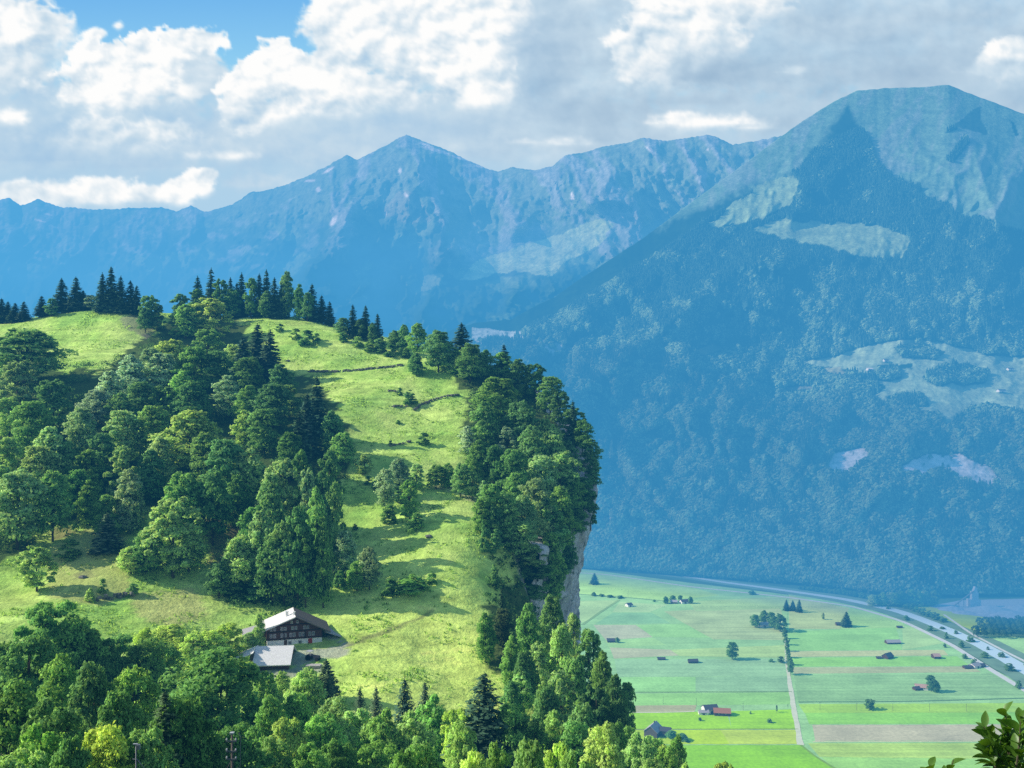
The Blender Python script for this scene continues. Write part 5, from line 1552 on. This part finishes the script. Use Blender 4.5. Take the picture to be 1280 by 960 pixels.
gable_house(1117.5, 805, 17, 9, 2.4, SHINGLE2, WOODDARK, 'long low barn with pale grey roof in the upper fields', 'barn', .08)
gable_house(1111.5, 823.5, 12, 9, 3.0, DARKROOF, WOODDARK, 'dark steep-roofed barn in the fields below the long grey barn', 'barn', .6, pitch=.6)
gable_house(1099, 823.5, 5, 4, 1.6, DARKROOF, WOODDARK, 'tiny dark shed left of the steep-roofed barn', 'shed', 0, name='shed')
gable_house(1172, 823.5, 8, 9, 3.2, TILEPALE, WOODDARK, 'small barn with pinkish roof and dark walls near the road', 'barn', .05)
gable_house(1221, 835, 13, 9, 2.8, SHINGLE2, PLASTER, 'pale-roofed farm building beside the road along the river', 'farm building', .5, name='farm_building', win=1)
gable_house(1211, 836, 10, 6, 2.0, DARKROOF, WOODDARK, 'low dark shed left of the roadside farm building', 'shed', .1, name='shed')
gable_house(1229, 834, 6, 6, 2.3, DARKROOF, WOODDARK, 'dark hut right of the roadside farm building', 'hut', .4, name='hut')
gable_house(1154, 862.5, 14, 9, 3.0, TILEPALE, PLASTER, 'farm with pale pinkish roof beside a tall dark tree in the fields', 'house', -.3, name='house', win=2)
gable_house(1147, 863, 7, 6, 2.2, DARKROOF, WOODDARK, 'dark shed at the left end of the pink-roofed farm', 'shed', .2, name='shed')
gable_house(1125, 785, 6, 4, 1.8, DARKROOF, WOODDARK, 'tiny hut on the strip beside the river road', 'hut', 0, name='hut')

# houses on the mountain terrace across the valley
for i, (px, py, w_, rf, lb) in enumerate(((1253, 490, 10, DARKROOF, 'dark-roofed chalet on the far terrace meadow near the right edge'), (1088, 463, 7, SHINGLE, 'pale-roofed house among trees on the far terrace'), (1118, 466, 6, SHINGLE, 'small pale-roofed house right of the others on the far terrace'), (1005, 461, 5, SHINGLE2, 'tiny barn at the left tip of the far terrace meadow'), (1264, 463, 8, DARKROOF, 'dark-roofed house at the top right of the far terrace'), (1108, 452, 6, DARKROOF, 'tiny dark barn above the houses on the far terrace'))):
    u = np.linspace(0.05, .95, 400); pys, Yd, _ = mountain_surface(np.full(400, float(px)), u)
    k = int(np.argmin(np.abs(pys - py)))
    gable_house(px, py, w_, 11, 4.0, rf, PLASTER, lb, 'house', .2, name='house', win=2, Y=float(Yd[k]) - 6)


# gravel works at the foot of the mountain
def gravel_plant():
    x, Y, _ = on_plain(1217, 758)
    r = empty('gravel_plant', (x, Y, -.2), 0, 'pale gravel works tower with slanting conveyor below the wooded mountain', 'gravel works')
    MB().box(-9, 9, -6, 6, 0, 12).obj('hopper_building', CONCRETE, r)
    MB().box(-4, 6, -4, 4, 12.003, 24).obj('tower', CONCRETE, r)
    MB().extrude([(-2, 24.003), (5, 24.003), (4.4, 31), (1.5, 33)], -3, 3).obj('tower_head', CONCRETE, r)
    m = MB(); m.tube([(-34, -4, 2), (-2, -4, 26)], 1.1, 6); m.obj('conveyor', simple('rusty_conveyor', (.22, .24, .26), .7, (1, .2)), r)
    m = MB()
    for t in (.25, .5, .75): m.box(-34 + 32 * t - .3, -34 + 32 * t + .3, -4.3, -3.7, 0, 2 + 24 * t - 1)
    m.obj('conveyor_leg', METAL, r)


gravel_plant()


def heap(px, py, wpx, h, label, cat, seed):
    x, Y, _ = on_plain(px, py); R = wpx / F * Y / 2
    n = 26; xs = np.linspace(-1, 1, n); X, Yg = np.meshgrid(xs, xs)
    r = np.hypot(X, Yg); Z = np.maximum(0, 1 - r) ** .8 * h * (1 + .35 * fbm(X * 2 + seed, Yg * 2, 4, seed)) - .4 * (r > .97)
    me = np_mesh('gravel_heap', np.stack([X * R, Yg * R * .7, Z], -1).reshape(-1, 3), grid_faces(n, n), None, True)
    link('gravel_heap', me, GRAVEL, loc=(x, Y, -.22), label=label, cat=cat)


for i, a in enumerate(((1238, 764, 66, 9, 'broad grey gravel heap right of the works tower'), (1262, 768, 56, 6, 'long low pale gravel heap nearest the copse'), (1190, 762, 34, 6, 'small gravel heap left of the works tower'), (1275, 762, 50, 8, 'gravel heap farthest along the mountain foot'), (1205, 766, 30, 4, 'flat dark-grey gravel heap in front of the works tower'))):
    heap(*a, 'gravel heap', 30 + i)
plain_sheet('gravel_yard', [(1162, 758), (1200, 750), (1290, 748), (1300, 772), (1252, 774), (1205, 768)], GRAVEL, 4, 1.5)


# ---- trees of the plain: kind tone bearing-x foot top width label
def ptree(kind, tone, px, ft, top, w, label, group=None, kit=None):
    x, Y, _ = on_plain(px, ft)
    h = H0 - (top - YH) / F * Y
    rec = dict(zone='plain', px=px, py=top, label=label, group=group)
    plant(kind, tone, x, Y, -.25, w / F * Y, h, kit or {'B': 'mid', 'S': 'S', 'U': 'bush'}[kind], rec)


ptree('B', 'd', 915, 824, 802, 17, 'lone dense round tree standing in the middle of the plain')
ptree('B', 'd', 1087, 886.5, 873, 17, 'lone spreading tree with a bare trunk near the big bare field')
ptree('S', 'n', 743, 730, 716, 9, 'lone dark conical tree close to the cliff on the far plain')
for i, (px, ft, top) in enumerate(((983, 763, 749), (991, 763, 750), (999, 765, 749))):
    ptree('S', 'n', px, ft, top, 7, ['leftmost of three slim spruces beside the upper farm track', 'middle one of three slim spruces beside the upper farm track', 'rightmost of three slim spruces beside the upper farm track'][i], 'three spruces on the plain')
ptree('S', 'n', 1058, 783, 764, 11, 'broad dark spruce above the small hut on the plain')
for px, ft, top, w_, lb in ((944, 784, 768, 15, 'leftmost tree of the dark group by the farm track'), (955, 779, 762, 14, 'pointed tree at the back left of the dark group by the farm track'), (964, 780, 765, 15, 'middle tree of the dark group by the farm track'), (975, 789, 766, 20, 'largest round tree at the right of the group by the farm track'), (968, 786, 770, 14, 'front tree of the group by the farm track, beside the house')):
    ptree('B', 'd', px, ft, top, w_, lb, 'tree group by the farm track')
for px, ft, top, w_, lb in ((832, 754, 745, 10, 'leftmost round tree of the far house clump'), (841, 752, 744, 11, 'round tree behind the grey outbuilding of the far house clump'), (863, 754, 745, 9, 'pale round tree at the right of the far house clump'), (850, 750, 744, 8, 'small tree between the two roofs of the far house clump')):
    ptree('B', 'd', px, ft, top, w_, lb, 'trees of the far house clump')
ptree('B', 'd', 1164, 864, 843, 14, 'tall dark tree right of the pink-roofed farm'); ptree('B', 'd', 1170, 865, 850, 12, 'lower round tree behind the tall tree at the pink-roofed farm')
ptree('U', 'd', 940, 743, 738, 10, 'low dark bush beside the far road'); ptree('B', 'm', 771.5, 803, 796, 8, 'small round tree right of the dark barn at the plain edge')
ptree('B', 'd', 839, 922, 912, 18, 'dark round tree behind the chimney house'); ptree('U', 'd', 853, 925, 917, 18, 'dark bush to the right of the chimney house')
ptree('B', 'd', 875, 900.5, 896.5, 5, 'tiny dark tree in front of the orange-roofed barn'); ptree('U', 'd', 964, 827, 822.5, 7, 'round bush left of the farm track hedge'); ptree('B', 'd', 976, 828, 820, 11, 'bushy tree joined to the farm track hedge')
ptree('U', 'd', 818, 752, 749, 4, 'small bush on the ditch line left of the far house clump'); ptree('U', 'd', 962, 903, 898, 7, 'dark bush in the pasture left of the farm track'); ptree('B', 'd', 971, 890, 881, 3, 'thin sapling in the pasture left of the farm track'); ptree('U', 'd', 938, 892, 888, 3, 'tiny bush in the pasture right of the orange roof')
ptree('B', 'p', 1029, 774, 765, 5, 'thin young tree in the pale field beside the broad spruce')
for px, ft, top, w_, lb in ((981, 798, 786, 8, 'topmost tree of the hedge along the farm track'), (983, 806, 795, 9, 'second tree down the farm track hedge'), (984, 814, 803, 8, 'third tree down the farm track hedge'), (985, 822, 810, 9, 'fourth tree down the farm track hedge'), (986.5, 831, 818, 10, 'fifth tree down the farm track hedge'), (988.5, 843, 825, 10, 'lowest and tallest tree of the farm track hedge')):
    ptree('B', 'd', px, ft, top, w_, lb, 'hedge along the farm track')
for px, ft, top, w_, lb in ((742, 744.5, 740, 8, 'bush at the cliff end of the hedge line across the far plain'), (752, 745, 741.5, 9, 'second bush of the hedge line across the far plain'), (763, 746.5, 743.5, 10, 'third bush of the hedge line across the far plain'), (775, 747.5, 744, 10, 'bush at the open end of the hedge line across the far plain')):
    ptree('U', 'd', px, ft, top, w_, lb, 'hedge line across the far plain')
# trees and bushes along the river, following it from far to near
RIVT = [(1110, 761, 756, 5), (1133, 775, 769, 7), (1163, 788, 782, 8), (1183, 798, 790, 5), (1202, 809, 801, 7), (1178, 786, 783, 6), (1195, 792, 787, 5), (1213, 802, 794, 9), (1231, 822, 814, 8), (1252, 821, 815, 8), (1262, 838, 829, 11), (1206, 823, 817, 6), (1181, 809, 804, 4), (1218, 829, 822, 7), (1235, 812, 808, 4), (1273, 860, 850, 8), (1284, 832, 824, 7)]
for i, (px, ft, top, w_) in enumerate(RIVT):
    ptree('U', 'd', px, ft, top, w_ * 1.2, ORD[i] + ' bank-side bush along the river, counted from the far end', 'bushes along the river bank', 'bush')
# the dense line of bushes beyond the river and the wood edge at the mountain's foot
k = 0
for t in np.linspace(0, 1, 34):
    px = 1000 + 178 * t; ft = float(np.interp(px, [1000, 1060, 1125, 1178], [736.5, 743.5, 756.5, 777]))
    w_ = 7 + 4 * t; top = ft - 4.5 - 3.5 * t + tr_rng.uniform(-1.2, 1)
    ptree('U', 'd', px + tr_rng.uniform(-1.5, 1.5), ft, top, w_, ORD[min(k, 29)] + ' bush from the far end of the line beyond the river' if k < 30 else ['last but three', 'last but two', 'last but one', 'last'][k - 30] + ' bush, nearest end of the line beyond the river', 'bush line beyond the river', 'bush'); k += 1
# square copse by the gravel works: reads as one dense mass
def copse():
    rng = np.random.default_rng(77); P_, C_, S_ = [], [], []
    for row_, (y_, n_) in enumerate(((781, 9), (786, 9), (791, 10), (797, 10))):
        for q in range(n_):
            px = 1224 + (q + .5 * (row_ % 2)) * 8 - row_ * 2 + rng.uniform(-1, 1)
            x, Y, _ = on_plain(px, y_ + rng.uniform(-1, 1)); h = rng.uniform(10, 14); n = 150
            d = unit(n, rng); d[:, 2] = np.where(d[:, 2] < -.4, -d[:, 2], d[:, 2])
            P_.append(np.array([x, Y, h * .5]) + d * np.array([5.2, 5.2, h * .5]) * rng.uniform(.75, 1.05, (n, 1))); C_.append(d); S_.append(rng.uniform(.75, 1.2) * rng.uniform(.8, 1.2, n))
    pos, cn, sh = map(np.concatenate, (P_, C_, S_))
    nr = cn + rng.normal(0, .4, cn.shape); nr /= np.linalg.norm(nr, axis=1, keepdims=True)
    v, f_ = leaf_quads(pos, nr, rng.uniform(.8, 1.5, len(pos)), rng)
    o = link('copse', np_mesh('copse', v, f_, attr={'cn': np.repeat(cn, 4, 0), 'shade': np.repeat(sh, 4)}), LEAF, kind='stuff'); o.color = (.13, .25, .11, 1)


copse()
# paler riverside wood in front of the mountain foot
k = 0
for px in range(1092, 1176, 7):
    ptree('B', 'p' if k % 3 == 0 else 'm', px + tr_rng.uniform(-2, 2), 757.5 + tr_rng.uniform(-1, 1), 740 + tr_rng.uniform(-4, 4), 15, ORD[k] + ' broad tree from the left in the pale wood before the gravel works', 'pale wood left of the gravel works', 'mid'); k += 1

# poles of the power line across the fields
for i, (px, ft) in enumerate(((1025, 887), (1071, 888), (1116, 888.5), (1162, 889), (1208, 889), (870.5, 882), (929, 888), (829, 880), (971, 891), (785, 745))):
    x, Y, _ = on_plain(px, ft)
    lb = (ORD[i] + ' thin pole from the left in the line across the fields beside the bare field') if i < 5 else ['thin pole just left of the farm with the orange roof', 'thin pole right of the orange-roofed barn', 'thin pole at the end of the brown strip left of the farm', 'thin pole in the pasture beside the farm track', 'thin pole on the hedge line of the far plain'][i - 5]
    r = empty('field_pole', (x, Y, -.25), 0, lb, 'pole', 'power line poles')
    MB().tube([(0, 0, 0), (0, 0, 8.2)], [.16, .11], 6).obj('pole', POLE, r)
    MB().box(-.7, .7, -.06, .06, 7.6, 7.75).obj('crossarm', POLE, r)


# ---- leafy shrub shoots close to the viewpoint
def near_shrub():
    rng = np.random.default_rng(23)
    m = leaf_mat('glossy_leaf', .38, tint=(1.3, 1.2, .35), rnd=0.0, nmix=.15, gloss=.035)
    Yc = 4.4

    def at(px, py, dy=0.0): return Vector(P(px, py, Yc + dy))
    foot = Vector((2.75, 4.9, float(ground(2.75, 4.9)) - .1))
    SH = [('dense dark clump of glossy leaves on a shrub close by at the right edge', [((1262, 985), (1256, 955), (1250, 925)), ((1270, 990), (1276, 940), (1284, 905)), ((1258, 975), (1246, 935), (1230, 908)), ((1262, 980), (1262, 930), (1256, 888)), ((1275, 990), (1290, 950), (1300, 920)), ((1254, 985), (1244, 958), (1236, 946)), ((1262, 990), (1250, 945), (1238, 930)), ((1268, 985), (1270, 945), (1268, 915)), ((1280, 990), (1278, 965), (1270, 940)), ((1256, 985), (1262, 950), (1254, 912)), ((1248, 990), (1246, 960), (1236, 935)), ((1266, 990), (1274, 930), (1276, 896))], 19),
          ('two small leaf tips poking up at the bottom edge left of the dark shrub', [((1172, 1000), (1166, 975), (1162, 956)), ((1172, 1000), (1182, 978), (1192, 950))], 6)]
    for si, (lb, stems, nl) in enumerate(SH):
        base = foot if si == 0 else Vector((P(1172, 1000, 4.6)[0], 4.75, float(ground(P(1172, 1000, 4.6)[0], 4.75)) - .1))
        r = empty('shrub', base, 0, lb, 'shrub')
        mb = MB(); V = []; Fc = []; CN = []; S_ = []
        for a, b, c in stems:
            dy = rng.uniform(-.10, .12)
            p0 = at(*a, dy) - base; p1 = at(*b, dy + rng.uniform(-.04, .04)) - base; p2 = at(*c, dy) - base
            mb.tube([Vector((rng.uniform(-.05, .05), rng.uniform(-.05, .05), 0)), p0 * .6, p0, p1, p2], [.012, .008, .006, .004, .002], 6)
            for k in range(nl):
                t = (k + rng.uniform(.2, .8)) / nl
                q = p0.lerp(p1, t * 2) if t < .5 else p1.lerp(p2, t * 2 - 1)
                d = (p2 - p1).normalized()
                ang = k * 2.4 + rng.uniform(-.5, .5)
                o = d.orthogonal().normalized(); o2 = d.cross(o)
                ld = (d * rng.uniform(.5, 1.0) + (o * math.cos(ang) + o2 * math.sin(ang)) * rng.uniform(.5, .95)); ld.normalize()
                L = rng.uniform(.055, .095) * (1.0 if t > .3 else .9); W = L * rng.uniform(.22, .30)
                side = ld.cross(Vector((0, 0, 1))); side = side.normalized() if side.length > .05 else Vector((1, 0, 0))
                side = (side + Vector(rng.normal(0, .45, 3))).normalized(); side = (side - ld * side.dot(ld)).normalized(); up = side.cross(ld)
                n = 7; b0 = len(V)
                for i in range(n):
                    s = i / (n - 1); w_ = W * (math.sin(math.pi * min(1, s * .93 + .05)) ** .8) * (1.15 - .3 * s); cur = up * (-.28 * L * s * s + .05 * L * s)
                    ctr = q + ld * (L * s) + cur
                    V += [tuple(ctr - side * w_ + up * w_ * .35), tuple(ctr), tuple(ctr + side * w_ + up * w_ * .35)]
                    CN += [tuple(up)] * 3; S_ += [1.0, .8, 1.0]
                    if i: 
                        j = b0 + 3 * i
                        Fc += [(j - 3, j - 2, j + 1, j), (j - 2, j - 1, j + 2, j + 1)]
        mb.obj('stem', simple('green_twig', (.09, .085, .05), .8, (30, .2)), r)
        me = np_mesh('leaves', np.array(V), np.array(Fc), None, True, {'cn': np.array(CN), 'shade': np.array(S_)})
        o = link('leaves', me, m, r); o.color = (.12, .26, .03, 1)


near_shrub()


# ------------------------------------------------------------------ labels of the trees
ZP = {'left wood': 'the left hillside wood', 'clearing': 'the sunny clearing', 'skyline': 'the ridge skyline', 'cliff wood': 'the cliff-rim wood', 'slope wood': 'the wood below the cliff',
      'meadow': 'the steep meadow', 'farm trees': 'the farmhouse slope', 'front wood': 'the foreground wood'}
NAMES = {'B': 'broadleaf tree', 'S': 'spruce', 'U': 'bush'}
CATS = {'B': 'tree', 'S': 'tree', 'U': 'bush'}
from collections import defaultdict
byz = defaultdict(list)
for t in TREES: byz[t['zone']].append(t)
for zn, lst in byz.items():
    for kind in 'BSU':
        sel = [t for t in lst if t['kind'] == kind]
        for t in sel:
            if 'label' in t and t['label']:
                tag(t['root'], t['label'], CATS[kind], t.get('group'))
        sel = [t for t in sel if not t.get('label')]
        if not sel: continue
        if zn == 'pine':
            tag(sel[0]['root'], 'thin dark pine with a bare trunk standing alone in the sunny clearing', 'tree'); continue
        sel.sort(key=lambda t: t['py'])
        nrow = max(1, round(len(sel) / 9)); per = math.ceil(len(sel) / nrow)
        for r_ in range(nrow):
            row_ = sorted(sel[r_ * per:(r_ + 1) * per], key=lambda t: t['px'])
            for i, t in enumerate(row_):
                rowname = '' if nrow == 1 else (', top row' if r_ == 0 else ', bottom row' if r_ == nrow - 1 else ', %s row down' % ORD[r_])
                tone = TWORD[t['tone']]
                lab = '%s %s, %s from left %s %s%s' % (tone, NAMES[kind], ORD[i], 'on' if zn in ('skyline', 'meadow', 'farm trees') else 'in', ZP[zn], rowname)
                tag(t['root'], lab, CATS[kind], '%s %s %s' % (NAMES[kind] + ('es' if kind == 'U' else 's') if kind != 'S' else 'spruces', 'on' if zn in ('skyline', 'meadow', 'farm trees') else 'in', ZP[zn]))
